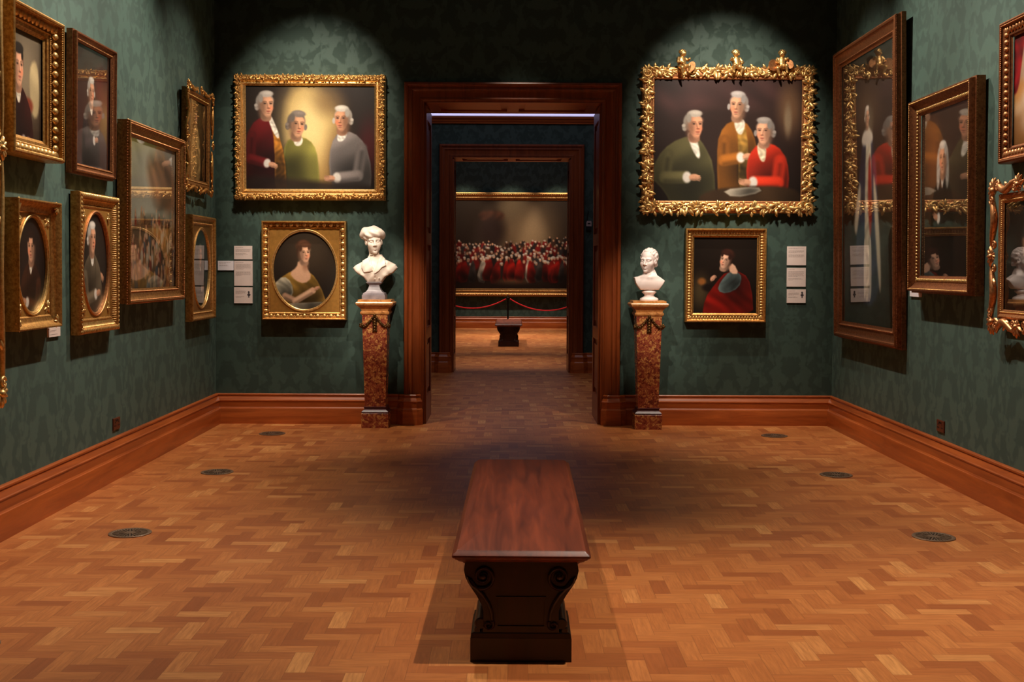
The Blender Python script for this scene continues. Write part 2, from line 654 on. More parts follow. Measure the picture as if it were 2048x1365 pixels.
def spandrel_vf(w_, h_, z0, cz, a, b, d, n=96):
    """flat panel w_ x h_ from z0 up with an elliptical hole"""
    t = np.linspace(0, 2 * PI, n, endpoint=False)
    cor = np.arctan2(np.array([1, 1, -1, -1]) * h_ / 2, np.array([1, -1, -1, 1]) * w_ / 2) % (2 * PI)
    for c in cor:
        t[np.argmin(np.abs(t - c))] = c
    cx_, sn = np.cos(t), np.sin(t)
    k = np.minimum(w_ / 2 / np.maximum(np.abs(cx_), 1e-9), h_ / 2 / np.maximum(np.abs(sn), 1e-9))
    o = np.stack([k * cx_, np.full(n, -d), z0 + h_ / 2 + k * sn], 1)
    i = np.stack([a * np.cos(t), np.full(n, -d), cz + b * np.sin(t)], 1)
    return rings_vf([o, i], True, False, False)


def plan_sweep_vf(path, prof):
    """skirting: plan polyline, profile (outward, z), outward = right-hand side of the path"""
    p = np.asarray(path, float)
    d = np.diff(p, axis=0)
    d /= np.linalg.norm(d, axis=1, keepdims=True)
    nr = np.stack([d[:, 1], -d[:, 0]], 1)
    off = []
    for i in range(len(p)):
        a, b = nr[max(i - 1, 0)], nr[min(i, len(nr) - 1)]
        m = a + b
        m /= np.linalg.norm(m)
        off.append(m / max(m @ a, 0.3))
    rings = [np.array([(p[i, 0] + off[i][0] * o, p[i, 1] + off[i][1] * o, z) for o, z in prof]) for i in range(len(p))]
    return rings_vf(rings, True, True, True)


def side_mats(w_, h_):
    """(matrix, length) for the four sides: a along, b inward from the outer edge, c out of the wall"""
    out = (0, -1, 0)
    return [(mat4((0, 0, h_), (1, 0, 0), (0, 0, -1), out), w_), (mat4((0, 0, 0), (1, 0, 0), (0, 0, 1), out), w_),
            (mat4((-w_ / 2, 0, h_ / 2), (0, 0, 1), (1, 0, 0), out), h_), (mat4((w_ / 2, 0, h_ / 2), (0, 0, 1), (-1, 0, 0), out), h_)]


def bead_row(g, w_, h_, s_, d, r, pitch, n=6, m=4):
    sv = sphere_vf(r, n, m)
    for mt, ln in side_mats(w_, h_):
        L = ln - 2 * s_
        k = max(2, int(round(L / pitch)))
        for i in range(k + 1):
            g.add(sv, mt @ T(-L / 2 + L * i / k, s_, d))


def leaf_row(g, w_, h_, s_, d, pitch, L, W, H, curl=0.02, lean=0.0, corner=True, tiltx=0.0, lobes=3):
    """leaves lying across the moulding, tips inward, spaced along every side"""
    lv = leaf_vf(L, W, H, curl, 6, 5, lobes)
    for mt, ln in side_mats(w_, h_):
        R = ln - 2 * s_
        k = max(2, int(round(R / pitch)))
        for i in range(1, k):
            g.add(lv, mt @ T(-R / 2 + R * i / k, s_, d) @ RZ(PI / 2 + lean) @ RY(tiltx))
    if corner:
        for sx in (-1, 1):
            for z in (0, 1):
                ex = np.array((-sx, 0, 1 if z == 0 else -1.0)) / math.sqrt(2)
                m = mat4((sx * (w_ / 2 - s_), -d, s_ if z == 0 else h_ - s_), ex, np.cross((0, -1, 0), ex), (0, -1, 0))
                g.add(leaf_vf(L * 1.35, W * 1.3, H * 1.1, curl, 6, 5, lobes), m @ RY(tiltx))


# ------------------------------------------------------------------ implicit sculpting
def smin(a, b, k):
    h = np.clip(0.5 + 0.5 * (b - a) / k, 0, 1)
    return b + (a - b) * h - k * h * (1 - h)


def smax(a, b, k):
    return -smin(-a, -b, k)


def ell(p, c, r):
    q = (p - np.asarray(c)) / np.asarray(r)
    k0 = np.linalg.norm(q, axis=-1)
    k1 = np.linalg.norm(q / np.asarray(r), axis=-1)
    return k0 * (k0 - 1) / np.maximum(k1, 1e-6)


def cap(p, a, b, r0, r1=None):
    r1 = r0 if r1 is None else r1
    a, b = np.asarray(a, float), np.asarray(b, float)
    pa, ba = p - a, b - a
    h = np.clip((pa @ ba) / (ba @ ba), 0, 1)
    return np.linalg.norm(pa - h[..., None] * ba, axis=-1) - (r0 + (r1 - r0) * h)


def poly2(x, y, pts):
    pts = np.asarray(pts, float)
    d = np.full(x.shape, 1e9)
    s_ = np.ones(x.shape)
    n = len(pts)
    for i in range(n):
        a, b = pts[i], pts[i - 1]
        ex, ey = b - a
        wx, wy = x - a[0], y - a[1]
        t = np.clip((wx * ex + wy * ey) / max(ex * ex + ey * ey, 1e-12), 0, 1)
        d = np.minimum(d, (wx - ex * t) ** 2 + (wy - ey * t) ** 2)
        c1, c2, c3 = y >= a[1], y < b[1], ex * wy > ey * wx
        flip = (c1 & c2 & c3) | (~c1 & ~c2 & ~c3)
        s_ = np.where(flip, -s_, s_)
    return s_ * np.sqrt(d)


def sculpt(fn, lo, hi, h):
    """naive surface nets of fn<0"""
    lo, hi = np.asarray(lo, float), np.asarray(hi, float)
    n = np.ceil((hi - lo) / h).astype(int) + 1
    g = np.stack(np.meshgrid(*[lo[i] + h * np.arange(n[i]) for i in range(3)], indexing='ij'), -1)
    F = fn(g)
    s_ = F < 0
    c = np.zeros(np.array(F.shape) - 1, int)
    offs = [(i, j, k) for i in (0, 1) for j in (0, 1) for k in (0, 1)]
    sl = lambda A, o: A[o[0]:A.shape[0] - 1 + o[0], o[1]:A.shape[1] - 1 + o[1], o[2]:A.shape[2] - 1 + o[2]]
    for o in offs: c += sl(s_, o)
    act = np.argwhere((c > 0) & (c < 8))
    idx = -np.ones(c.shape, int)
    idx[tuple(act.T)] = np.arange(len(act))
    acc = np.zeros((len(act), 3)); cnt = np.zeros(len(act))
    for o in offs:
        for ax in range(3):
            if o[ax]: continue
            o2 = list(o); o2[ax] = 1
            a = F[tuple((act + o).T)]; b = F[tuple((act + o2).T)]
            m = (a < 0) != (b < 0)
            t = a / np.where(m, a - b, 1)
            pt = np.tile(np.array(o, float), (len(act), 1)); pt[:, ax] += t
            acc[m] += pt[m]; cnt[m] += 1
    v = lo + h * (act + acc / cnt[:, None])
    f = []
    for ax in range(3):
        u, w_ = (ax + 1) % 3, (ax + 2) % 3
        A = np.moveaxis(s_, ax, 0)
        e = np.argwhere(A[:-1] != A[1:])
        if len(e) == 0: continue
        E = np.zeros_like(e)
        E[:, ax] = e[:, 0]
        rest = [q for q in range(3) if q != ax]
        E[:, rest[0]] = e[:, 1]; E[:, rest[1]] = e[:, 2]
        ok = (E[:, u] > 0) & (E[:, w_] > 0) & (E[:, u] < F.shape[u] - 1) & (E[:, w_] < F.shape[w_] - 1)
        E = E[ok]
        du = np.eye(3, dtype=int)[u]; dw = np.eye(3, dtype=int)[w_]
        q = np.stack([idx[tuple((E - du - dw).T)], idx[tuple((E - dw).T)], idx[tuple(E.T)], idx[tuple((E - du).T)]], 1)
        ins = s_[tuple(E.T)]
        q = np.where(ins[:, None], q, q[:, ::-1])
        f += [tuple(r) for r in q.tolist()]
    return v, f


def head_sdf(q, hair='short', seed=0):
    """q in head units: chin z=0, crown z=1, face towards -y"""
    f = ell(q, (0, 0.10, 0.63), (0.325, 0.42, 0.375))
    f = smin(f, ell(q, (0, -0.12, 0.30), (0.25, 0.25, 0.29)), 0.12)
    f = smin(f, ell(q, (0, -0.27, 0.07), (0.10, 0.09, 0.075)), 0.07)
    ax = np.abs(q[..., 0])
    m = np.stack([ax, q[..., 1], q[..., 2]], -1)
    f = smin(f, ell(m, (0.16, -0.21, 0.38), (0.11, 0.12, 0.11)), 0.10)
    f = smin(f, cap(m, (0.05, -0.335, 0.575), (0.20, -0.27, 0.575), 0.045), 0.06)
    f = smax(f, -ell(m, (0.135, -0.42, 0.50), (0.085, 0.10, 0.055)), 0.05)
    f = smin(f, ell(m, (0.13, -0.285, 0.495), (0.062, 0.06, 0.05)), 0.012)
    f = smin(f, cap(m, (0.075, -0.335, 0.522), (0.185, -0.30, 0.520), 0.018), 0.012)
    f = smin(f, cap(m, (0.085, -0.330, 0.462), (0.18, -0.295, 0.466), 0.014), 0.012)
    f = smin(f, cap(q, (0, -0.345, 0.555), (0, -0.432, 0.360), 0.034, 0.048), 0.04)
    f = smin(f, ell(m, (0.052, -0.385, 0.340), (0.036, 0.045, 0.030)), 0.02)
    f = smax(f, -ell(m, (0.034, -0.41, 0.318), (0.016, 0.022, 0.014)), 0.01)
    f = smin(f, cap(m, (0, -0.375, 0.235), (0.095, -0.325, 0.218), 0.026, 0.014), 0.02)
    f = smin(f, cap(m, (0, -0.365, 0.180), (0.08, -0.325, 0.195), 0.032, 0.016), 0.02)
    f = smax(f, -cap(m, (0, -0.415, 0.209), (0.10, -0.345, 0.207), 0.013), 0.01)
    f = smax(f, -ell(q, (0, -0.40, 0.122), (0.09, 0.06, 0.03)), 0.03)
    ear = smax(ell(m, (0.315, 0.02, 0.46), (0.05, 0.085, 0.125)), -ell(m, (0.365, -0.01, 0.47), (0.035, 0.045, 0.075)), 0.02)
    f = smin(f, ear, 0.02)
    # neck
    f = smin(f, cap(q, (0, 0.10, 0.22), (0, 0.13, -0.35), 0.20, 0.225), 0.07)
    f = smin(f, cap(m, (0.20, 0.12, 0.30), (0.05, -0.06, -0.30), 0.05, 0.05), 0.06)
    if hair:
        wv = 0.018 * np.sin(26 * q[..., 2] + 9 * np.sin(7 * q[..., 0] + seed)) * np.cos(15 * q[..., 0] + 11 * q[..., 1])
        hr = ell(q, (0, 0.12, 0.65), (0.365, 0.43, 0.39)) + wv
        hr = smin(hr, ell(m, (0.30, 0.06, 0.60), (0.07, 0.12, 0.17)) + wv, 0.05)
        hr = smin(hr, ell(q, (0, 0.36, 0.36), (0.27, 0.16, 0.28)) + wv, 0.08)
        yb = 0.03 - 0.62 * np.clip(q[..., 2] - 0.50, 0, 0.42) + 0.02 * np.sin(13 * q[..., 0] + seed)
        hr = smax(hr, -(q[..., 1] - yb), 0.03)
        hr = smax(hr, -(q[..., 2] - 0.22), 0.05)
        f = smin(f, hr, 0.012)
    return f


def into(p, c, s_, rz=0.0, rx=0.0, ry=0.0):
    """world point -> head-local units"""
    m = (RZ(rz) @ RY(ry) @ RX(rx))[:3, :3]
    return (p - np.asarray(c)) @ m / s_
# ------------------------------------------------------------------ painted pictures (generic stand-ins, same size and colours)
class Pic:
    def __init__(s, A, H=150, bg=((40, 30, 24), (24, 18, 15)), seed=1):
        s.A, s.H = A, H
        s.W = max(8, int(round(A * H)))
        s.rng = np.random.RandomState(seed)
        s.X, s.Y = np.meshgrid((np.arange(s.W) + 0.5) / s.W * A, (np.arange(H) + 0.5) / H)
        s.c = np.empty((H, s.W, 3))
        s.c[:] = np.asarray(bg[0], float) + (np.asarray(bg[1], float) - np.asarray(bg[0], float)) * s.Y[..., None]

    def lay(s, m, col):
        s.c += np.clip(m, 0, 1)[..., None] * (np.asarray(col, float) - s.c)

    def blob(s, x, y, rx, ry, col, soft=0.25, ang=0.0, op=1.0):
        dx, dy = s.X - x, s.Y - y
        u = dx * math.cos(ang) + dy * math.sin(ang)
        v = -dx * math.sin(ang) + dy * math.cos(ang)
        d = np.sqrt((u / rx) ** 2 + (v / ry) ** 2)
        t = np.clip((1 + soft - d) / (2 * soft), 0, 1)
        s.lay(t * t * (3 - 2 * t) * op, col)

    def poly(s, pts, col, soft=0.012, op=1.0, folds=0.0, fs=14.0, rnd=2):
        p = np.asarray(pts, float)
        for _ in range(rnd):
            q = np.roll(p, -1, 0)
            p = np.stack([0.75 * p + 0.25 * q, 0.25 * p + 0.75 * q], 1).reshape(-1, 2)
        d = poly2(s.X, s.Y, p)
        m = np.clip(0.5 - d / (2 * soft), 0, 1) * op
        cc = np.asarray(col, float)
        if folds:
            k = np.sin(fs * s.X + 4 * np.sin(fs * 0.45 * s.Y + 2)) * np.sin(fs * 0.5 * s.Y + 3 * np.sin(fs * 0.3 * s.X))
            cc = cc * (1 + folds * k[..., None])
        s.c += m[..., None] * (cc - s.c)

    def line(s, pts, r, col, soft=0.006, op=1.0):
        d = np.full(s.X.shape, 9.0)
        for a, b in zip(pts[:-1], pts[1:]):
            ex, ey = b[0] - a[0], b[1] - a[1]
            t = np.clip(((s.X - a[0]) * ex + (s.Y - a[1]) * ey) / max(ex * ex + ey * ey, 1e-9), 0, 1)
            d = np.minimum(d, np.hypot(s.X - a[0] - ex * t, s.Y - a[1] - ey * t))
        s.lay(np.clip((r + soft - d) / (2 * soft), 0, 1) * op, col)

    def shade(s, pts, x, y, rad, k, soft=0.02, rnd=2):
        """painted modelling: a tone of strength k centred at x, y inside a shape"""
        p = np.asarray(pts, float)
        for _ in range(rnd):
            q = np.roll(p, -1, 0)
            p = np.stack([0.75 * p + 0.25 * q, 0.25 * p + 0.75 * q], 1).reshape(-1, 2)
        m = np.clip(0.5 - poly2(s.X, s.Y, p) / (2 * soft), 0, 1)
        d = np.exp(-((s.X - x) ** 2 + (s.Y - y) ** 2) / rad ** 2)
        s.c *= 1 + (m * d * k)[..., None]

    def garment(s, pts, col, lx, ly, rad=0.28, folds=0.12, fs=18.0, dark=-0.45):
        """a painted coat or gown: one shape, light on one shoulder, dusk at the far side"""
        s.poly(pts, np.asarray(col, float) * 0.92, 0.006, 1, folds, fs, 1)
        c = np.mean(np.asarray(pts, float), 0)
        s.shade(pts, 2 * c[0] - lx, 2 * c[1] - ly, rad * 1.4, dark - .2, 0.02, 1)
        s.shade(pts, lx, ly, rad, 0.22, 0.02, 1)

    def head(s, x, y, r, t=0.0, skin=(205, 150, 118), hair=(196, 184, 172), style='wig', tilt=0.0):
        """generic sitter's head: r = half the height from hair to chin, t = turn (-1..1)"""
        k, h = np.asarray(skin, float), np.asarray(hair, float)
        ct, st = math.cos(tilt), math.sin(tilt)
        P_ = lambda u, v: (x + (u * ct - v * st) * r, y + (u * st + v * ct) * r)

        def B(u, v, ru, rv, col, soft=0.3, op=1.0, a=0.0):
            px, py = P_(u, v)
            s.blob(px, py, ru * r, rv * r, col, soft, tilt + a, op)

        def L(pts, w_, col, soft=0.05, op=1.0):
            s.line([P_(*q) for q in pts], w_ * r, col, soft * r, op)
        e = 1 if t >= 0 else -1
        if style == 'judge':
            for q in (-1, 1):
                s.poly([P_(q * .3, -.95), P_(q * .95, -.5), P_(q * 1.05, 1.5), P_(q * .75, 2.0), P_(q * .42, 1.4)], h * (.9 if q == e else .7), .01, 1, .1, 70)
        s.poly([P_(-.36, .35), P_(-.48, 1.35), P_(.48, 1.35), P_(.34, .35)], k * .74, .006)
        s.blob(x - .2 * e * r, y + .85 * r, .3 * r, .34 * r, k * .5, .6, 0, .7)
        # hair mass behind the face
        if style == 'updo':
            B(-.16 * e, -.74, .78, .62, h * .85, .25); B(-.45 * e, -.1, .38, .72, h * .7, .3); B(-.1 * e, -1.0, .5, .34, h * 1.2, .5); B(.2 * e, -.85, .45, .3, h * .95, .5)
        else:
            B(-.12 * e, -.26, .72, .74, h * .78, .12)
        if style == 'wig':
            B(-.74 * e, .18, .20, .30, h * .7, .25); B(-.80 * e, .05, .15, .13, h, .4); B(-.72 * e, .32, .13, .12, h * .9, .4)
            if abs(t) < .5: B(.66 * e, .14, .13, .24, h * .95, .3)
        # face: cranium, cheeks, jaw
        s.poly([P_(-.50 + .10 * t, -.52), P_(-.54 + .10 * t, .05), P_(-.40 + .12 * t, .62), P_(-.10 + .18 * t, 1.0), P_(.16 + .18 * t, 1.0), P_(.44 + .12 * t, .60), P_(.53 + .10 * t, .05), P_(.48 + .10 * t, -.52), P_(0 + .1 * t, -.82)], k, .006)
        B(-.40 * e + .1 * t, .25, .30, .75, k * .58, .7, .75)
        B(.10 * e + .2 * t, -.36, .34, .22, np.minimum(k * 1.16, 255), .7, .8)
        B(.26 * e + .15 * t, .28, .20, .17, np.minimum(k * np.array((1.12, .92, .86)), 255), .8, .9)
        # hairline
        B(.04 * t, -.86, .56, .27, h, .22); B(-.45 * e + .05 * t, -.5, .18, .34, h * .82, .35); B(.10 * e, -.93, .32, .12, np.minimum(h * 1.16, 255), .7, .8)
        if style in ('dark', 'updo'): B(.42 * e + .08 * t, -.55, .12, .26, h * .9, .4)
        fx = .30 * t
        for q in (-1, 1):
            w_ = .25 - .05 * abs(t) * (1 if q == e else -.3)
            B(fx + q * w_, -.10, .15, .085, k * .55, .6, .7)
            B(fx + q * w_, -.08, .085, .042, (40, 26, 22), .4, .95)
            L([(fx + q * w_ - .13, -.21), (fx + q * w_ + .02, -.25), (fx + q * w_ + .14, -.22)], .022, k * .4, .04, .85)
        L([(fx + .02 * e, -.16), (fx + .10 * t + .06 * e, .22)], .035, np.minimum(k * 1.16, 255), .05, .8)
        L([(fx - .07 * e, -.1), (fx - .05 * e + .08 * t, .24)], .03, k * .62, .05, .7)
        B(fx + .09 * t, .29, .13, .045, k * .45, .6, .8)
        B(fx + .05 * t, .52, .16, .035, (124, 52, 44), .5, .85); B(fx + .05 * t, .585, .12, .035, (176, 96, 82), .6, .7)
        B(fx + .04 * t, .69, .13, .035, k * .58, .7, .7)
        B(.12 * t, .97, .22, .10, k * .72, .7, .5)

    def coat(s, x, y, r, col, bottom=1.1, wid=1.0, cravat=(226, 216, 200), vest=None, folds=.12, t=.3):
        """half-length sitter below a head at x, y: sloping shoulders, one forearm across"""
        c = np.asarray(col, float)
        e = 1 if t >= 0 else -1
        y0, b = y + 1.0 * r, bottom
        pts = [(x - .42 * r, y0 - .05 * r), (x - 1.05 * r * wid, y0 + .45 * r), (x - 1.55 * r * wid, y0 + 1.1 * r), (x - 1.9 * r * wid, y0 + 2.6 * r), (x - 1.8 * r * wid, b),
               (x + 1.8 * r * wid, b), (x + 1.85 * r * wid, y0 + 2.6 * r), (x + 1.5 * r * wid, y0 + 1.1 * r), (x + 1.0 * r * wid, y0 + .45 * r), (x + .42 * r, y0 - .05 * r)]
        s.garment(pts, c, x + e * .9 * r, y0 + .9 * r, 1.8 * r, folds, 2.0 / r)
        if vest is not None:
            s.garment([(x + .1 * e * r - .25 * r, y0 + .3 * r), (x - .45 * r, b), (x + .62 * r, b), (x + .1 * e * r + .3 * r, y0 + .3 * r)], vest, x + e * .3 * r, y0 + r, r, .2, 5 / r)
        for q in (-1, 1):
            s.line([(x + q * .40 * r, y0 + .05 * r), (x + q * .52 * r + .1 * e * r, y0 + .8 * r), (x + q * .42 * r + .1 * e * r, y0 + 2.0 * r), (x + q * .46 * r, b)], .035 * r, c * .42, .05 * r, .8)
        s.line([(x - e * 1.15 * r * wid, y0 + 1.3 * r), (x - e * 1.2 * r * wid, y0 + 2.6 * r), (x - e * .9 * r, b)], .05 * r, c * .4, .12 * r, .7)
        if cravat is not None:
            s.poly([(x - .34 * r, y0 - .22 * r), (x + .02 * e * r - .2 * r, y0 + .75 * r), (x + .1 * e * r + .14 * r, y0 + .85 * r), (x + .34 * r, y0 - .22 * r)], cravat, .006, 1, .14, 14 / r)
            s.blob(x - .25 * e * r, y0 + .1 * r, .12 * r, .3 * r, np.asarray(cravat) * .6, .7, 0, .6)

    def sleeve(s, a, b, c, w_, col, cuff=(214, 206, 196)):
        """a bent arm: shoulder a, elbow b, wrist c, ending in a frilled cuff and a hand"""
        col = np.asarray(col, float)
        for p_, q_, k in ((a, b, .82), (b, c, 1.0)):
            s.line([p_, q_], w_, col * k, w_ * .25)
            s.line([(p_[0], p_[1] - w_ * .35), (q_[0], q_[1] - w_ * .35)], w_ * .3, np.minimum(col * k * 1.3, 255), w_ * .5, .6)
            s.line([(p_[0], p_[1] + w_ * .7), (q_[0], q_[1] + w_ * .7)], w_ * .22, col * k * .45, w_ * .4, .7)
        d = np.array(c) - np.array(b); d = d / max(np.linalg.norm(d), 1e-6)
        s.blob(c[0] + d[0] * w_ * .4, c[1] + d[1] * w_ * .4, w_ * .75, w_ * .95, cuff, .3, math.atan2(d[1], d[0]))
        s.hand(c[0] + d[0] * w_ * 1.6, c[1] + d[1] * w_ * 1.6, w_ * .85, ang=math.atan2(d[1], d[0]))

    def hand(s, x, y, r, col=(200, 146, 114), ang=0.4):
        k = np.asarray(col, float)
        ca, sa = math.cos(ang), math.sin(ang)
        s.blob(x, y, r, r * .68, k, .25, ang)
        for i in range(4):
            v = (-.45 + .3 * i) * r
            a, b = (.3 * r, v), (1.35 * r - abs(i - 1.4) * .14 * r, v * 1.05 + .22 * r)
            s.line([(x + u * ca - w_ * sa, y + u * sa + w_ * ca) for u, w_ in (a, b)], .12 * r, k * (1.06 - .1 * i), .08 * r)
        s.blob(x - .2 * r * ca, y - .2 * r * sa + .45 * r, .7 * r, .2 * r, k * .6, .7, ang, .6)

    def done(s, blur=1, grain=2.0, vig=0.35):
        u, v = s.X / s.A - 0.5, s.Y - 0.45
        c = s.c * (1 - vig * np.clip(2.2 * (u * u + v * v) - 0.15, 0, 1))[..., None]
        for _ in range(blur):
            p = np.pad(c, ((1, 1), (1, 1), (0, 0)), 'edge')
            c = (p[:-2, 1:-1] + p[2:, 1:-1] + p[1:-1, :-2] + p[1:-1, 2:] + 4 * c) / 8
        n = s.rng.randn(s.H, s.W)
        n = (n + np.roll(n, 1, 1) + np.roll(n, 1, 0)) / 1.7
        return np.clip(c * (1 + 0.012 * grain * n[..., None] / 2), 2, 255)


def pic_three_studio(A):
    p = Pic(A, 250, ((44, 33, 27), (27, 20, 16)), 3)
    p.poly([(.35, -.05), (.88, .08), (1.0, 1.02), (.44, 1.02)], (172, 136, 76), .05, .95, .08, 6)
    p.blob(.62, .36, .22, .32, (244, 218, 150), .95, 0, .95)
    p.blob(.80, .16, .14, .12, (120, 92, 58), .9, .4, .7)
    p.blob(.92, .75, .12, .3, (92, 64, 44), .9, 0, .8)
    p.blob(1.2, .6, .1, .25, (84, 26, 28), .8, 0, .8)
    # middle sitter
    g = [(.42, .50), (.36, .62), (.35, 1.05), (.72, 1.05), (.70, .70), (.66, .56), (.56, .49)]
    p.garment(g, (158, 150, 70), .64, .62, .2, .1, 16)
    p.poly([(.46, .49), (.47, .58), (.54, .58), (.56, .49)], (222, 212, 194), .006, 1, .12, 90)
    p.head(.50, .375, .122, .45, (208, 154, 118), (128, 116, 106), tilt=.10)
    # left sitter
    g = [(.15, .30), (.05, .38), (-.02, .60), (-.02, 1.05), (.40, 1.05), (.36, .62), (.27, .40), (.24, .30)]
    p.garment(g, (98, 20, 22), .16, .42, .22, .12, 15)
    p.garment([(.24, .34), (.28, .55), (.28, 1.05), (.40, 1.05), (.38, .68), (.31, .44)], (176, 112, 40), .33, .56, .16, .25, 60)
    p.poly([(.21, .29), (.25, .42), (.31, .52), (.33, .48), (.28, .36), (.25, .29)], (222, 212, 196), .006, 1, .16, 80)
    p.head(.20, .185, .120, .5, (212, 156, 122), (188, 178, 168))
    p.sleeve((.06, .48), (.05, .70), (.19, .74), .045, (92, 20, 22))
    # right sitter
    g = [(.90, .44), (.82, .56), (.80, .80), (.86, 1.05), (1.20, 1.05), (1.22, .80), (1.16, .56), (1.04, .44)]
    p.garment(g, (138, 128, 124), .98, .58, .2, .10, 17)
    p.poly([(.89, .43), (.88, .54), (.95, .53), (.99, .44)], (226, 218, 206), .006, 1, .12, 90)
    p.head(.93, .32, .118, -.45, (208, 148, 112), (206, 196, 182))
    p.sleeve((1.12, .60), (1.08, .86), (.90, .88), .052, (128, 118, 114))
    p.poly([(-.02, .84), (.5, .90), (.9, .93), (A, .95), (A, 1.05), (-.02, 1.05)], (36, 26, 22), .03, .85, .2, 12)
    return p.done()


def pic_lady(A):
    p = Pic(A, 200, ((50, 40, 30), (30, 23, 19)), 5)
    p.blob(.6 * A, .3, .25, .25, (70, 56, 42), .95, 0, .8)
    x = .46 * A
    p.garment([(x - .12, .50), (x - .27, .60), (x - .34, .80), (x - .36, 1.05), (x + .32, 1.05), (x + .26, .78), (x + .16, .58), (x + .06, .50)], (178, 134, 58), x - .12, .62, .18, .18, 26)
    p.poly([(x - .045, .38), (x - .06, .46), (x - .15, .53), (x - .08, .62), (x + .03, .66), (x + .12, .58), (x + .055, .46), (x + .06, .40)], (220, 172, 138), .008, 1, 0, 14, 1)
    p.blob(x + .04, .44, .035, .06, (150, 104, 78), .8, 0, .7)
    p.garment([(x - .22, .56), (x - .33, .66), (x - .34, .80), (x - .22, .86), (x - .10, .80), (x - .12, .64)], (214, 204, 176), x - .25, .66, .12, .16, 46)
    p.sleeve((x - .2, .80), (x - .08, .86), (x + .12, .74), .036, (212, 166, 134), (212, 166, 134))
    p.garment([(x - .34, .90), (x + .40, .86), (x + .40, 1.05), (x - .34, 1.05)], (168, 158, 138), x - .1, .9, .2, .18, 22)
    p.head(x + .03, .295, .112, .5, (226, 172, 138), (92, 60, 42), 'updo')
    return p.done()


def pic_three_table(A):
    p = Pic(A, 250, ((52, 34, 30), (30, 20, 16)), 7)
    p.poly([(0, -.02), (A, -.02), (A, .08), (.85, .26), (.45, .18), (.25, .34), (0, .2)], (68, 42, 40), .06, .8, .3, 11)
    p.blob(1.12, .22, .09, .2, (116, 84, 58), .8, 0, .9); p.blob(1.10, .33, .03, .12, (130, 110, 86), .6)
    # standing sitter in ochre
    g = [(.62, .34), (.54, .44), (.52, .62), (.54, 1.05), (.88, 1.05), (.86, .60), (.82, .44), (.75, .34)]
    p.garment(g, (158, 96, 34), .62, .50, .2, .10, 16)
    p.garment([(.68, .36), (.70, .60), (.70, .90), (.78, .90), (.78, .55), (.75, .36)], (150, 112, 50), .74, .48, .1, .2, 60)
    p.poly([(.65, .325), (.68, .44), (.73, .46), (.76, .325)], (224, 214, 196), .006, 1, .12, 90)
    p.head(.685, .215, .105, -.25, (214, 158, 124), (176, 168, 164), tilt=.05)
    p.sleeve((.58, .50), (.58, .66), (.70, .64), .045, (150, 90, 32))
    # seated sitter in green
    g = [(.29, .46), (.14, .52), (.03, .64), (-.02, .80), (.10, .92), (.16, 1.05), (.52, 1.05), (.50, .70), (.42, .54), (.37, .48)]
    p.garment(g, (98, 92, 58), .20, .58, .2, .10, 15)
    p.poly([(.27, .43), (.31, .56), (.37, .66), (.39, .62), (.36, .50), (.35, .44)], (220, 212, 198), .006, 1, .14, 80)
    p.head(.335, .375, .108, .75, (214, 150, 116), (178, 168, 156))
    p.sleeve((.12, .62), (.10, .80), (.26, .80), .048, (94, 88, 56))
    # seated sitter in red
    g = [(.86, .52), (.78, .62), (.76, .78), (.80, 1.0), (1.10, 1.0), (1.12, .74), (1.06, .58), (.97, .52)]
    p.garment(g, (214, 50, 26), .90, .62, .18, .08, 16)
    p.poly([(.84, .51), (.87, .66), (.92, .68), (.93, .53)], (214, 196, 166), .006, 1, .2, 80)
    p.head(.905, .425, .105, -.4, (218, 160, 128), (150, 142, 136))
    p.sleeve((1.04, .66), (1.02, .84), (.84, .84), .05, (214, 52, 28))
    # table with a pale sheet
    p.poly([(.40, .90), (.95, .86), (A, .90), (A, 1.05), (.36, 1.05)], (58, 40, 24), .012, 1, .2, 14)
    p.garment([(.56, .90), (.86, .87), (.90, .92), (.66, .97)], (196, 184, 164), .7, .9, .1, .06, 30)
    return p.done()


def pic_red_shawl(A):
    p = Pic(A, 200, ((32, 23, 17), (22, 15, 12)), 9)
    p.blob(.12 * A, .72, .1, .2, (92, 76, 48), .9, 0, .8); p.blob(.14 * A, .58, .05, .045, (170, 104, 48), .5, 0, .9); p.blob(.26 * A, .66, .09, .05, (26, 18, 15), .4)
    x = .55 * A
    p.garment([(x - .02, .44), (x - .16, .60), (x - .30, .80), (x - .33, 1.05), (x + .34, 1.05), (x + .30, .62), (x + .20, .46)], (158, 26, 18), x - .1, .78, .2, .22, 20)
    p.garment([(x + .02, .44), (x - .10, .58), (x - .14, .70), (x - .02, .74), (x + .14, .66), (x + .18, .52), (x + .12, .45)], (104, 122, 122), x - .02, .56, .12, .14, 40)
    p.poly([(x - .01, .36), (x + .03, .48), (x + .14, .48), (x + .07, .34)], (218, 172, 144), .008, 1, 0, 14, 1)
    p.head(x - .04, .305, .112, -.5, (226, 176, 148), (56, 30, 22), 'updo', .25)
    p.hand(x - .20, .54, .04, (220, 164, 134), -.9)
    return p.done()


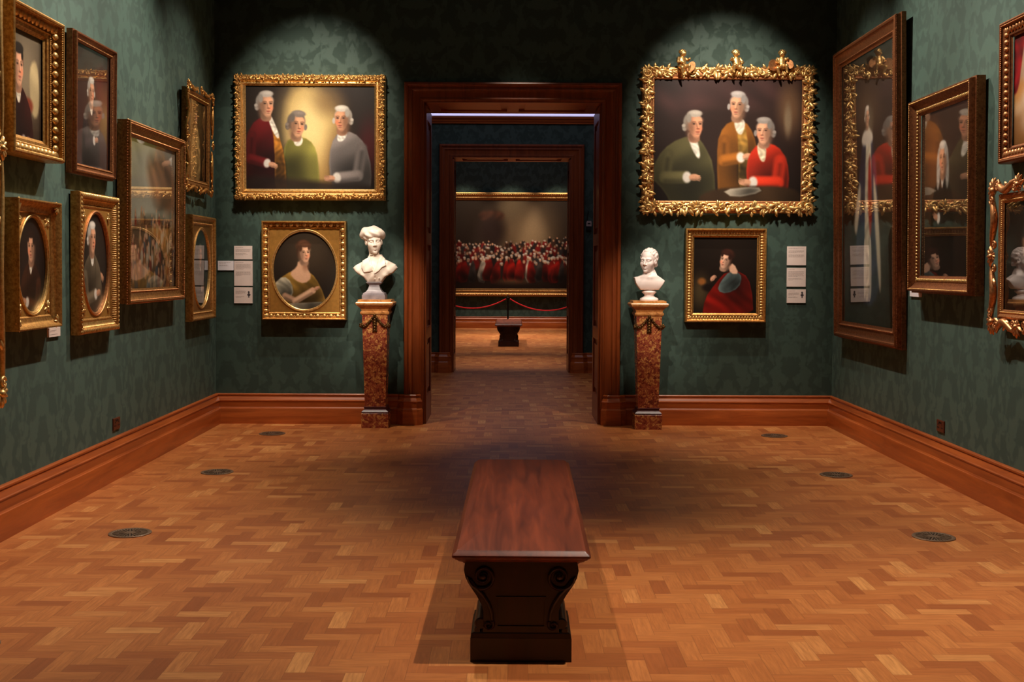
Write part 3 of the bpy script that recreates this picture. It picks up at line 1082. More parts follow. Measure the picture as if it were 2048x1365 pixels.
def portrait(A, coatc, hair, style='wig', bg=((54, 44, 34), (26, 20, 16)), x=.5, y=.3, r=.13, t=.3, cravat=(226, 216, 200), extra=None, seed=2, H=190, skin=(205, 150, 118), arm=True):
    p = Pic(A, H, bg, seed)
    p.blob((x + .2 * (1 if t > 0 else -1)) * A, y + .1, .22, .3, np.asarray(bg[0], float) * 1.35, .95, 0, .8)
    if extra: extra(p)
    p.coat(x * A, y, r, coatc, 1.15, 1.0, cravat, t=t)
    p.head(x * A, y, r, t, skin, hair, style)
    if arm:
        e = 1 if t > 0 else -1
        p.sleeve((x * A - 1.2 * e * r, y + 2.4 * r), (x * A - .9 * e * r, y + 4.0 * r), (x * A + .5 * e * r, y + 3.7 * r), .38 * r, np.asarray(coatc, float) * 1.05)
    return p.done()


def pic_crowd_sky(A):
    p = Pic(A, 200, ((150, 152, 140), (120, 110, 84)), 11)
    for i in range(40):
        p.blob(p.rng.rand() * A, p.rng.rand() * .5, .05 + .14 * p.rng.rand(), .03 + .07 * p.rng.rand(), (np.array((168, 166, 150)) * (.7 + .45 * p.rng.rand())), .8, p.rng.rand(), .6)
    p.poly([(.35, .12), (.75, .05), (A, .15), (A, .5), (.6, .45)], (104, 66, 42), .06, .7, .4, 18)
    p.poly([(0, .52), (A, .48), (A, 1.05), (0, 1.05)], (70, 52, 34), .03, .9, .2, 12)
    for i in range(150):
        y = .45 + .5 * (i / 150) ** .9
        x = p.rng.rand() * A
        k = .012 + .018 * (y - .4)
        c = [(118, 48, 34), (64, 76, 84), (150, 128, 92), (60, 44, 30), (170, 158, 138), (136, 90, 48)][p.rng.randint(6)]
        p.blob(x, y + 3 * k, 1.5 * k, 3 * k, c, .3)
        p.blob(x, y, .8 * k, k, (186, 140, 108), .3)
    return p.done()


def pic_hall_crowd(A):
    p = Pic(A, 210, ((58, 44, 32), (30, 20, 15)), 13)
    p.blob(.62 * A, .42, .3, .35, (138, 112, 80), .9)
    p.blob(.5 * A, .08, .12, .14, (112, 92, 66), .8, .6)
    p.poly([(.24 * A, .12), (.44 * A, .12), (.44 * A, .24), (.24 * A, .24)], (96, 54, 36), .02, .8, .3, 40)
    p.blob(.34 * A, .36, .14, .2, (40, 26, 20), .6)
    rr = p.rng
    for row in range(9):
        y = .49 + .026 * row
        n = 30 - row
        for i in range(n):
            x = A * (.03 + .94 * (i + rr.rand()) / n)
            k = .012 + .0011 * row
            hgt = y + .022 * rr.randn() - (.09 * max(0, x / A - .55) if row < 4 else 0)
            c = [(96, 18, 16), (40, 30, 26), (118, 24, 20), (50, 44, 42), (30, 22, 19), (64, 40, 28)][rr.randint(6)]
            p.blob(x, hgt + 3.0 * k, 1.9 * k, 2.9 * k, c, .4)
            p.blob(x + .1 * k, hgt, .72 * k, .95 * k, np.array((196, 146, 112)) * (.75 + .3 * rr.rand()), .3)
            if rr.rand() < .5: p.blob(x - .2 * k, hgt - .5 * k, .8 * k, .6 * k, np.array((206, 192, 174)) * (.7 + .35 * rr.rand()), .4)
    for i in range(17):
        x = A * (.06 + .9 * (i + 1.1 * rr.rand()) / 17)
        k = .05 + .035 * rr.rand()
        y = .66 + .06 * rr.rand()
        c = np.array((138, 24, 18)) * (.6 + .5 * rr.rand()) if rr.rand() < .72 else np.array((60, 50, 46)) if rr.rand() < .6 else np.array((176, 160, 140))
        d = k * (rr.rand() - .5)
        p.garment([(x - .35 * k, y), (x + .35 * k, y), (x + .9 * k + d, .90 + .05 * rr.rand()), (x - .9 * k + d, .90 + .05 * rr.rand())], c, x - .3 * k, y + .04, .07, .3, 34)
        p.blob(x, y - .025, .013, .017, (200, 150, 116), .3); p.blob(x - .003, y - .036, .014, .011, (206, 194, 176), .4)
    p.blob(.5 * A, .93, .16, .04, (120, 90, 58), .8, 0, .7)
    p.poly([(0, .93), (A, .95), (A, 1.05), (0, 1.05)], (34, 22, 16), .03)
    return p.done()


def pic_robed(A):
    p = Pic(A, 230, ((48, 34, 24), (44, 32, 20)), 17)
    x = .50 * A
    p.poly([(0, .08), (.12, .05), (.16, .6), (.06, .9), (0, .9)], (66, 40, 30), .03, 1, .2, 30)
    p.poly([(x - .06, .30), (x - .13, .58), (x - .15, .92), (x + .16, .93), (x + .12, .5), (x + .06, .30)], (50, 56, 76), .01, 1, .25, 30)
    p.poly([(x - .02, .27), (x - .04, .9), (x + .02, .92), (x + .05, .5), (x + .04, .27)], (206, 196, 172), .008, 1, .15, 60)
    p.poly([(x + .03, .33), (x + .06, .6), (x + .03, .70), (x + .0, .5)], (150, 42, 32), .01)
    p.poly([(x - .09, .45), (x - .17, .62), (x - .13, .68), (x - .07, .52)], (214, 202, 180), .01)
    p.poly([(x + .07, .42), (x + .13, .6), (x + .16, .86), (x + .13, .88), (x + .07, .55)], (206, 194, 168), .01)
    for e in (-.03, .035):
        p.poly([(x + e - .013, .68), (x + e + .013, .68), (x + e + .012, .90), (x + e - .016, .905)], (216, 208, 190), .005)
    p.poly([(x - .05, .28), (x - .075, .34), (x + .075, .34), (x + .05, .28)], (220, 210, 196), .008)
    p.head(x, .235, .036, .3, (206, 152, 120), (214, 206, 196))
    return p.done()


def pic_soldier_sky(A):
    p = Pic(A, 150, ((176, 160, 150), (150, 96, 44)), 19)
    for i in range(26):
        p.blob(p.rng.rand() * A, .2 + .6 * p.rng.rand(), .06 + .1 * p.rng.rand(), .05 + .06 * p.rng.rand(), [(206, 150, 84), (186, 120, 52), (214, 200, 190)][p.rng.randint(3)], .8, 0, .5)
    p.poly([(-.02, -.02), (.24, -.02), (.16, .25), (.10, .5), (-.02, .55)], (120, 18, 22), .012, 1, .3, 20)
    p.coat(.52 * A, .34, .11, (40, 32, 26), 1.15, 1.05)
    p.head(.52 * A, .33, .11, -.3, (206, 150, 116), (80, 60, 44), 'dark')
    return p.done()


def pic_lady_gold(A):
    p = Pic(A, 150, ((104, 78, 44), (60, 42, 26)), 23)
    x = .5 * A
    p.poly([(x - .05, .30), (x - .2, .5), (x - .25, 1.05), (x + .25, 1.05), (x + .2, .5), (x + .05, .30)], (186, 150, 96), .015, 1, .25, 26)
    p.head(x, .2, .075, .3, (216, 164, 130), (126, 96, 60), 'updo')
    return p.done()


def canvas(root, w_, h_, s_, d, img, name='canvas'):
    """the painted canvas, one vertex per brush dab"""
    H, W = img.shape[:2]
    x0, x1 = -w_ / 2 + s_ - 0.006, w_ / 2 - s_ + 0.006
    z0, z1 = s_ - 0.006, h_ - s_ + 0.006
    xs = np.linspace(x0, x1, W); zs = np.linspace(z1, z0, H)
    X, Z = np.meshgrid(xs, zs)
    v = np.stack([X, np.full_like(X, -d), Z], -1).reshape(-1, 3)
    i = np.arange(H * W).reshape(H, W)
    q = np.stack([i[:-1, :-1], i[1:, :-1], i[1:, 1:], i[:-1, 1:]], -1).reshape(-1, 4)
    me = bpy.data.meshes.new(name)
    me.vertices.add(len(v)); me.vertices.foreach_set('co', v.ravel())
    me.loops.add(q.size); me.loops.foreach_set('vertex_index', q.ravel().astype(np.int32))
    me.polygons.add(len(q)); me.polygons.foreach_set('loop_start', (np.arange(len(q)) * 4).astype(np.int32))
    me.update(calc_edges=True)
    at = me.attributes.new('paint', 'FLOAT_COLOR', 'POINT')
    c = np.ones((H * W, 4), np.float32)
    c[:, :3] = s2l(img.reshape(-1, 3))
    at.data.foreach_set('color', c.ravel())
    me.materials.append(M_PAINT)
    o = bpy.data.objects.new(name, me)
    COL.objects.link(o)
    o.parent = root
    return o
# ------------------------------------------------------------------ the rooms
XL, XR, YF = -2.90, 3.20, 11.36
DC, DH, DT, DS = 0.0285, 1.0665, 3.364, 0.195       # doorway centre, casing half width, casing top, casing width
OX0, OX1, OT = DC - DH + DS, DC + DH - DS, DT - DS   # clear opening


def struct(o):
    return tag(o, kind='structure')


def wall_with_door(name, y0, y1, x0, x1, zt, mat):
    g = Geo()
    a0, a1, t = OX0 - 0.03, OX1 + 0.03, OT + 0.03
    g.box(x0, a0, y0, y1, 0, zt).box(a1, x1, y0, y1, 0, zt).box(a0, a1, y0, y1, t, zt)
    return struct(g.build(name, mat, None, 0))


struct(Geo().box(-4.2, 4.6, -3.2, 29.7, -0.1, 0).build('floor', M_FLOOR, None, 0))
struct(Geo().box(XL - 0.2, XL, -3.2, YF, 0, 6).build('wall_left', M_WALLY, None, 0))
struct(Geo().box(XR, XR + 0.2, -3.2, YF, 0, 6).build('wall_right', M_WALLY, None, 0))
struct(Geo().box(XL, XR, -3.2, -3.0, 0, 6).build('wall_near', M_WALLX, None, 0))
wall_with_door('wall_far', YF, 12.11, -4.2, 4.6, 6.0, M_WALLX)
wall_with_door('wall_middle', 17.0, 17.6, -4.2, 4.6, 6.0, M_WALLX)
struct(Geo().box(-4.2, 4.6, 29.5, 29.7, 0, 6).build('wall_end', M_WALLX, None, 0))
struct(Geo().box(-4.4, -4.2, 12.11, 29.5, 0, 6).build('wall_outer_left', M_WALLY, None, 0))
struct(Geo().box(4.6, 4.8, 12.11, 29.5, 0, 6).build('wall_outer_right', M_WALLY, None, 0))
struct(Geo().box(XL, XR, -3.0, YF, 6.0, 6.1).build('ceiling', M_CEIL, None, 0))
struct(Geo().box(-4.2, 4.6, 12.11, 17.0, 4.9, 5.0).build('ceiling', M_COVE, None, 0))
struct(Geo().box(-4.2, 4.6, 17.6, 29.5, 6.0, 6.1).build('ceiling', M_CEIL, None, 0))

SK = [(0.0, 0.0), (0.060, 0.0), (0.060, 0.146), (0.057, 0.153), (0.050, 0.156), (0.046, 0.163), (0.044, 0.166), (0.044, 0.222), (0.048, 0.226),
      (0.048, 0.232), (0.041, 0.237), (0.036, 0.246), (0.028, 0.258), (0.022, 0.268), (0.021, 0.275), (0.026, 0.280), (0.026, 0.290), (0.020, 0.296), (0.0, 0.297)]


def skirting(name, path, mat):
    return struct(Geo().add(plan_sweep_vf(path, SK)).build(name, mat, None, 25))


skirting('baseboard_left', [(XL, -3.0), (XL, YF)], M_MAHY)
skirting('baseboard_right', [(XR, YF), (XR, -3.0)], M_MAHY)


def door_skirt(y, xa, side):
    """skirting of a doorway wall: along the wall, then canted out round the casing foot"""
    if side < 0:
        return [(xa, y), (DC - DH - 0.045, y), (DC - DH + 0.02, y - 0.062), (DC - DH + 0.115, y - 0.062), (DC - DH + 0.15, y - 0.03)]
    return [(DC + DH - 0.15, y - 0.03), (DC + DH - 0.115, y - 0.062), (DC + DH - 0.02, y - 0.062), (DC + DH + 0.045, y), (xa, y)]


skirting('baseboard_far_left', door_skirt(YF, XL, -1), M_MAHX)
skirting('baseboard_far_right', door_skirt(YF, XR, 1), M_MAHX)
skirting('baseboard_middle_left', door_skirt(17.0, -4.2, -1), M_MAHX)
skirting('baseboard_middle_right', door_skirt(17.0, 4.6, 1), M_MAHX)
skirting('baseboard_end', [(-4.2, 29.5), (4.6, 29.5)], M_MAHX)

# timber cornice of the second room
CORN = [(0.0, 3.665), (0.03, 3.665), (0.035, 3.69), (0.05, 3.695), (0.06, 3.725), (0.085, 3.735), (0.09, 3.764), (0.0, 3.764)]
struct(Geo().add(plan_sweep_vf([(-4.2, 17.0), (4.6, 17.0)], CORN)).build('trim_1', M_MAHX, None, 25))
# pale cove above it
struct(Geo().box(-4.2, 4.6, 16.985, 17.0, 3.764, 4.9).build('trim_2', M_COVE, None, 0))

CASE = [(0.0, 0.0), (0.0, 0.05), (0.006, 0.063), (0.018, 0.071), (0.030, 0.070), (0.040, 0.060), (0.045, 0.046), (0.050, 0.043), (0.056, 0.043),
        (0.062, 0.050), (0.074, 0.051), (0.082, 0.044), (0.088, 0.034), (0.096, 0.030), (0.148, 0.028), (0.154, 0.034), (0.162, 0.041), (0.172, 0.041),
        (0.180, 0.034), (0.186, 0.030), (DS, 0.030), (DS, 0.0)]


def doorway(name, y0, y1):
    root = bpy.data.objects.new(name, None)
    COL.objects.link(root)
    root.location = (DC, y0, 0)
    struct(root)

    def casing(sign, yy):
        g = Geo()
        rings = []
        up = [np.array([(-DH + s_, yy - y0 - sign * d, 0) for s_, d in CASE]), np.array([(-DH + s_, yy - y0 - sign * d, DT - s_) for s_, d in CASE]),
              np.array([(DH - s_, yy - y0 - sign * d, DT - s_) for s_, d in CASE]), np.array([(DH - s_, yy - y0 - sign * d, 0) for s_, d in CASE])]
        g.add(rings_vf(up))
        return g.build('casing', M_MAHZ, root, 28)
    casing(1, y0)
    casing(-1, y1)
    D = y1 - y0
    for sx in (-1, 1):
        g = Geo()
        xo, xi = sx * (DH - DS + 0.03), sx * (DH - DS)
        lo, hi = min(xo, xi), max(xo, xi)
        g.box(lo, hi, 0, D, 0, OT)
        lin = g.build('jamb', M_MAHZ, root, 0)
        # stiles, rails and raised mouldings of the panelled reveal
        g = Geo()
        t0, t1 = (xi - 0.022, xi) if sx > 0 else (xi, xi + 0.022)
        g.box(t0, t1, 0.0, 0.11, 0, OT - 0.022).box(t0, t1, D - 0.11, D, 0, OT - 0.022)
        zr = [(0, 0.26), (0.83, 0.95), (1.78, 1.90), (OT - 0.15, OT - 0.022)]
        for a, b in zr: g.box(t0, t1, 0.11, D - 0.11, a, b)
        g.build('panelling', M_MAHZ, lin, 0)
        g = Geo()
        m0, m1 = (xi - 0.012, xi) if sx > 0 else (xi, xi + 0.012)
        for (a, b), (c, d) in zip(zr[:-1], zr[1:]):
            g.box(m0, m1, 0.17, D - 0.17, b + 0.06, c - 0.06)
        g.build('raised_panel', M_MAHZ, lin, 0)
    g = Geo().box(-(DH - DS), DH - DS, 0, D, OT + 0.022, OT + 0.03)
    sof = g.build('lintel', M_MAHX, root, 0)
    g = Geo()
    q = DH - DS
    g.box(-q, q, 0, 0.11, OT, OT + 0.022).box(-q, q, D - 0.11, D, OT, OT + 0.022)
    for a, b in ((-q, -q + 0.13), (-0.06, 0.06), (q - 0.13, q)): g.box(a, b, 0.11, D - 0.11, OT, OT + 0.022)
    g.build('panelling', M_MAHX, sof, 0)
    g = Geo().box(-q + 0.19, -0.12, 0.17, D - 0.17, OT + 0.01, OT + 0.022).box(0.12, q - 0.19, 0.17, D - 0.17, OT + 0.01, OT + 0.022)
    g.build('raised_panel', M_MAHX, sof, 0)
    return root


doorway('door_1', YF, 12.11)
doorway('door_2', 17.0, 17.6)

# ------------------------------------------------------------------ benches
BW, BL = 0.272, 1.088


def rrect(o, z, r0=0.012, r1=0.045, n=5):
    hw, hl = BW - o, BL - o
    pts = []
    for cx_, cy_, a0, r in ((hw, -hl, -PI / 2, r0), (hw, hl, 0, r1), (-hw, hl, PI / 2, r1), (-hw, -hl, PI, r0)):
        r = max(r - o * 0.3, 0.004)
        x, y = cx_ - math.copysign(r, cx_), cy_ - math.copysign(r, cy_)
        for i in range(n):
            a = a0 + PI / 2 * i / (n - 1)
            pts.append((x + r * math.cos(a), y + r * math.sin(a), z))
    return np.array(pts)


def bench(loc, rz, label):
    root = thing('gallery_bench', label, 'bench', loc, rz, 'mahogany gallery benches')
    g = Geo()
    prof = [(0.045, 0.386), (0.040, 0.392), (0.026, 0.398), (0.018, 0.406), (0.012, 0.408), (0.010, 0.413), (0.004, 0.414), (0.0, 0.419), (0.0, 0.426),
            (0.004, 0.431), (0.016, 0.440), (0.019, 0.4435), (0.024, 0.445)]
    g.add(rings_vf([rrect(o, z) for o, z in prof]))
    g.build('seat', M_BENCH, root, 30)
    half = [(0.150, 0.10), (0.148, 0.20), (0.156, 0.226), (0.176, 0.262), (0.202, 0.300), (0.219, 0.332), (0.2255, 0.362), (0.2215, 0.388), (0.206, 0.402), (0.186, 0.408)]
    poly = [(-x, z) for x, z in half] + [(x, z) for x, z in reversed(half)]
    for sg in (-1, 1):
        f0 = sg * 1.055                      # outer face
        ya, yb = min(f0, f0 - sg * 0.30), max(f0, f0 - sg * 0.30)
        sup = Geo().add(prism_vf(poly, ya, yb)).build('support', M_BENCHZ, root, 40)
        g = Geo().box(-0.199, 0.199, ya - 0.008, yb + 0.008, 0, 0.094)
        g.add(rings_vf([np.array([(-a, ya - 0.008 + b, z), (a, ya - 0.008 + b, z), (a, yb + 0.008 - b, z), (-a, yb + 0.008 - b, z)]) for a, b, z in
                        ((0.197, 0.002, 0.094), (0.195, 0.004, 0.112), (0.180, 0.012, 0.118), (0.172, 0.016, 0.124))]))
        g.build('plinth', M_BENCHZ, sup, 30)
        for sx in (-1, 1):
            g = Geo()
            # curled feet
            for cx_, cz, r in ((0.159, 0.148, 0.024), (0.172, 0.122, 0.014)):
                p = lathe_vf([(0.001, 0), (r * 0.8, 0), (r, 0.006), (r, 0.294), (r * 0.8, 0.30), (0.001, 0.30)], 20)
                g.add(p, mat4((sx * cx_, ya, cz), (1, 0, 0), (0, 0, 1), (0, 1, 0)))
            g.build('curled_foot', M_BENCHZ, sup, 30)
            g = Geo()
            yo = f0 + sg * 0.004
            # volute and the band that runs down the side of the support
            th = np.linspace(0, 2.2 * 2 * PI, 60)
            rad = 0.062 * np.exp(-0.125 * th)
            cxv, czv = 0.150, 0.338
            sp = [(sx * (cxv + r * math.cos(-a + 0.4)), yo, czv + r * math.sin(-a + 0.4)) for a, r in zip(th, rad)]
            tail = [(0.112, 0.165), (0.116, 0.20), (0.128, 0.232), (0.150, 0.266), (0.178, 0.296), (0.200, 0.325)]
            path = [(sx * x, yo, z) for x, z in tail] + sp[2:]
            g.add(tube_vf(path, np.concatenate([np.full(len(tail), 0.008), np.linspace(0.009, 0.004, len(sp) - 2)]), 6))
            g.add(sphere_vf(0.013, 10, 6), T(sx * cxv, yo, czv))
            th = np.linspace(0, 1.5 * 2 * PI, 30)
            sp2 = [(sx * (0.128 + 0.022 * math.exp(-0.16 * a) * math.cos(a + 2.4)), yo, 0.146 + 0.022 * math.exp(-0.16 * a) * math.sin(a + 2.4)) for a in th]
            g.add(tube_vf(sp2, np.linspace(0.007, 0.003, 30), 6))
            g.build('volute', M_BENCHZ, sup, 60)
        g = Geo()
        for x0, x1, z0, z1 in ((-0.098, 0.098, 0.136, 0.142), (-0.098, 0.098, 0.252, 0.258), (-0.098, -0.092, 0.142, 0.252), (0.092, 0.098, 0.142, 0.252)):
            g.box(x0, x1, min(f0, f0 + sg * 0.006), max(f0, f0 + sg * 0.006), z0, z1)
        g.build('panel_moulding', M_BENCHZ, sup, 0)
    return root


bench((0.063, 5.530, 0), -0.0111, 'dark mahogany bench with scroll-shaped supports in the middle of the near room')
bench((-0.010, 23.62, 0), -0.004, 'distant dark bench seen through both doorways before the rope barrier')

# ------------------------------------------------------------------ floor grilles
def grille(x, y, label):
    root = thing('floor_grille', label, 'floor grille', (x, y, 0), 0.3, 'round floor grilles')
    g = Geo().add(lathe_vf([(0.098, 0.0005), (0.121, 0.0005), (0.121, 0.004), (0.117, 0.006), (0.102, 0.006), (0.098, 0.004), (0.098, 0.0005)], 48))
    g.build('rim', M_GRATE, root, 30)
    Geo().add(lathe_vf([(0.0005, 0.0004), (0.1, 0.0004), (0.1, 0.0012), (0.0005, 0.0012)], 40)).build('dark_backing', M_DARK, root, 0)  # black disc paints in the shade below the bars; no hole is cut
    g = Geo()
    for i in range(16):
        g.add(box_vf(0.028, 0.099, -0.0046, 0.0046, 0.0014, 0.005), RZ(2 * PI * i / 16))
        g.add(box_vf(0.062, 0.099, -0.0042, 0.0042, 0.0014, 0.0046), RZ(2 * PI * (i + 0.5) / 16))
    g.add(lathe_vf([(0.0005, 0.0014), (0.030, 0.0014), (0.030, 0.0055), (0.008, 0.0065), (0.0005, 0.0065)], 24))
    g.build('bars', M_GRATE, root, 0)
    return root


for x, y, l in ((-2.195, 10.63, 'round bronze floor grille in the far left corner, beyond the darker one'),
                (-2.195, 8.615, 'round bronze floor grille on the left, second from the far wall'),
                (-2.195, 6.625, 'round bronze floor grille on the left, nearest complete one to the camera'),
                (-2.195, 4.63, 'round bronze floor grille cut off by the left edge of the photo'),
                (2.465, 10.62, 'round bronze floor grille in the far right corner near the socket wall'),
                (2.465, 8.60, 'round bronze floor grille on the right, below the tall full-length picture'),
                (2.465, 6.607, 'round bronze floor grille on the right, nearest to the camera')):
    grille(x, y, l)

# ------------------------------------------------------------------ sockets, wall device
def socket(x, y, z, rz, label):
    root = thing('wall_socket', label, 'socket', (x, y, z), rz, 'brown wall sockets')
    Geo().add(rings_vf([np.array([(-a, -d, -b), (a, -d, -b), (a, -d, b), (-a, -d, b)]) for a, b, d in ((0.073, 0.044, 0.0), (0.073, 0.044, 0.006), (0.069, 0.040, 0.009))])).build('plate', M_BRASS, root, 20)
    for sx in (-1, 1):
        g = Geo()
        for a, b in ((0, 0.012), (-0.011, -0.012), (0.011, -0.012)):
            g.box(sx * 0.036 + a - 0.004, sx * 0.036 + a + 0.004, -0.0105, -0.008, b - 0.006, b + 0.004)
        g.build('pin_slots', M_DARK, root, 0)
        Geo().box(sx * 0.016 - 0.006, sx * 0.016 + 0.006, -0.013, -0.008, 0.018, 0.032).build('switch', M_BLACK, root, 0)


socket(XL, 8.455, 0.388, PI / 2, 'brown electric socket low on the left wall above the skirting')
socket(XR, 8.465, 0.393, -PI / 2, 'brown electric socket low on the right wall above the skirting')

root = thing('climate_logger', 'small grey climate logger with aerial beside the second doorway', 'climate logger', (1.172, 17.0, 2.112))
Geo().box(-0.042, 0.034, -0.034, 0, 0.055, 0.118).build('case', M_GREYP, root, 0)
Geo().box(-0.024, 0.016, -0.036, -0.033, 0.085, 0.102).build('display', M_BLACK, root, 0)
Geo().box(-0.044, 0.030, -0.040, 0, 0.0, 0.054).build('sensor_box', M_BLACK, root, 0)
Geo().box(-0.036, 0.030, -0.030, 0, 0.119, 0.134).build('cap', M_GREYP, root, 0)
Geo().add(tube_vf([(-0.03, -0.014, 0.13), (-0.028, -0.014, 0.20), (-0.016, -0.014, 0.285)], 0.005, 8)).build('aerial', M_BLACK, root)

# ------------------------------------------------------------------ text panels
def wall_label(x, y, z0, rz, w_, h_, label, group, lines, mat, icon=False, name='text_panel'):
    root = thing(name, label, 'text panel', (x, y, z0), rz, group)
    Geo().box(-w_ / 2, w_ / 2, -0.012, 0, 0, h_).build('card', mat, root, 0)
    rnd = random.Random(int(1000 * (x + y + z0)))
    g = None
    z = h_ - 0.016
    right = w_ / 2 - (0.060 if icon else 0.014)
    for ln in lines + [0]:
        if ln == 0:
            if g is not None: g.build('printed_text', M_INK, root, 0)
            g = None
            z -= 0.010
            continue
        g = g or Geo()
        a = -w_ / 2 + 0.014
        end = a + (right - a) * ln
        while a < end - 0.003:
            b = min(a + rnd.uniform(0.006, 0.022), end)
            g.box(a, b, -0.0124, -0.0119, z - 0.0022, z)
            a = b + 0.003
        z -= 0.0075
    if icon:
        g = Geo()
        bx, bz = w_ / 2 - 0.036, h_ * 0.36
        q = [(-0.008, 0), (0.008, 0), (0.006, 0.006), (0.003, 0.012), (0.014, 0.020), (0.017, 0.030), (0.006, 0.040), (0.009, 0.048), (0.008, 0.058), (0.0, 0.064),
             (-0.008, 0.060), (-0.010, 0.050), (-0.005, 0.040), (-0.016, 0.030), (-0.012, 0.020), (-0.003, 0.012), (-0.006, 0.006)]
        g.add(prism_vf([(bx + x_, bz + z_) for x_, z_ in q], -0.0126, -0.0119))
        g.build('bust_icon', M_INKD, root, 0)
    return root


GL, GR = 'text panels beside the oval portrait of a lady', 'text panels beside the red shawl portrait'
para = [0.5, 0] + [1, .96, .99, .94, .97, .6]
wall_label(-2.797, YF, 1.513, 0, 0.155, 0.093, 'small brighter white card on the far wall left of the text panels', None, [.9, .5, 0, .6, .7], M_CARDW, name='caption_card')
wall_label(-2.6245, YF, 1.622, 0, 0.178, 0.132, 'topmost grey text panel left of the oval portrait of a lady', GL, para[:6] + [0, .7, .8, .5], M_CARD)
wall_label(-2.623, YF, 1.362, 0, 0.181, 0.245, 'tall middle text panel left of the oval portrait of a lady', GL, [.5, 0] + [.98, .95, 1, .96, .97, .99, .5] + [0, 0] + [.95, .98, .96, .99, .93, .4], M_CARD)
wall_label(-2.625, YF, 1.189, 0, 0.181, 0.157, 'lowest text panel left of the oval portrait, with a dark bust picture', GL, [.4, 0, .9, .95, .9, .92, .6, 0, 0, .8, .5], M_CARD, True)
wall_label(2.831, YF, 1.588, 0, 0.188, 0.186, 'topmost text panel right of the red shawl portrait', GR, [.95, .6, 0, .98, .95, .9, .5, 0, .97, .95, .98, .9], M_CARD)
wall_label(2.831, YF, 1.376, 0, 0.187, 0.186, 'middle text panel right of the red shawl portrait', GR, [.4, 0, .98, .95, .97, .96, .94, .98, .97, .6, 0, .8, .9, .3], M_CARD)
wall_label(2.8335, YF, 1.217, 0, 0.186, 0.133, 'lowest text panel right of the red shawl portrait, with a dark bust picture', GR, [.6, 0, .9, .92, .95, .5, 0, .7, .8], M_CARD, True)
wall_label(XL, 7.303, 1.10, PI / 2, 0.186, 0.057, 'small caption card under the nearest oval frame on the left wall', None, [.7, .5, 0, .8], M_CARD, name='caption_card')
wall_label(XR, 9.03, 1.337, -PI / 2, 0.24, 0.12, 'caption card mostly hidden behind the glazed frame on the right wall', None, [.7, .5, 0, .8], M_CARDW, name='caption_card')

# ------------------------------------------------------------------ rope barrier of the third room
PY = 28.2
for i, x in enumerate((-1.79, -0.034, 1.86)):
    root = thing('barrier_post', ('black barrier post left of centre before the huge end picture', 'black barrier post behind the distant bench, holding both crimson ropes',
                                 'black barrier post right of centre before the huge end picture')[i], 'barrier post', (x, PY, 0), 0, 'rope barrier posts')
    Geo().add(lathe_vf([(0.001, 0), (0.15, 0), (0.15, 0.012), (0.10, 0.022), (0.03, 0.03), (0.03, 0.04), (0.001, 0.04)], 28)).build('foot', M_POST, root)
    Geo().add(lathe_vf([(0.001, 0.03), (0.019, 0.03), (0.019, 0.80), (0.030, 0.81), (0.030, 0.825), (0.020, 0.835), (0.024, 0.85), (0.016, 0.866), (0.001, 0.87)], 20)).build('pole', M_POST, root)
    for e in (-1, 1):
        Geo().add(tube_vf([(e * 0.012, 0, 0.79), (e * 0.024, 0, 0.79), (e * 0.0355, 0, 0.788)], 0.007, 8)).build('hook', M_POST, root)
for (a, b), sag, l in (((-1.79, -0.034), 0.235, 'crimson barrier rope sagging left of the distant bench'), ((-0.034, 1.86), 0.285, 'crimson barrier rope sagging right of the distant bench')):
    q = np.linspace(0, 1, 31)
    path = np.stack([a + 0.048 + (b - a - 0.096) * q, np.full(31, PY - 0.0), 0.79 - 4 * sag * q * (1 - q)], 1)
    o = Geo().add(tube_vf(path, 0.015, 8)).build('barrier_rope', M_ROPE)
    tag(o, l, 'rope', 'crimson barrier ropes')

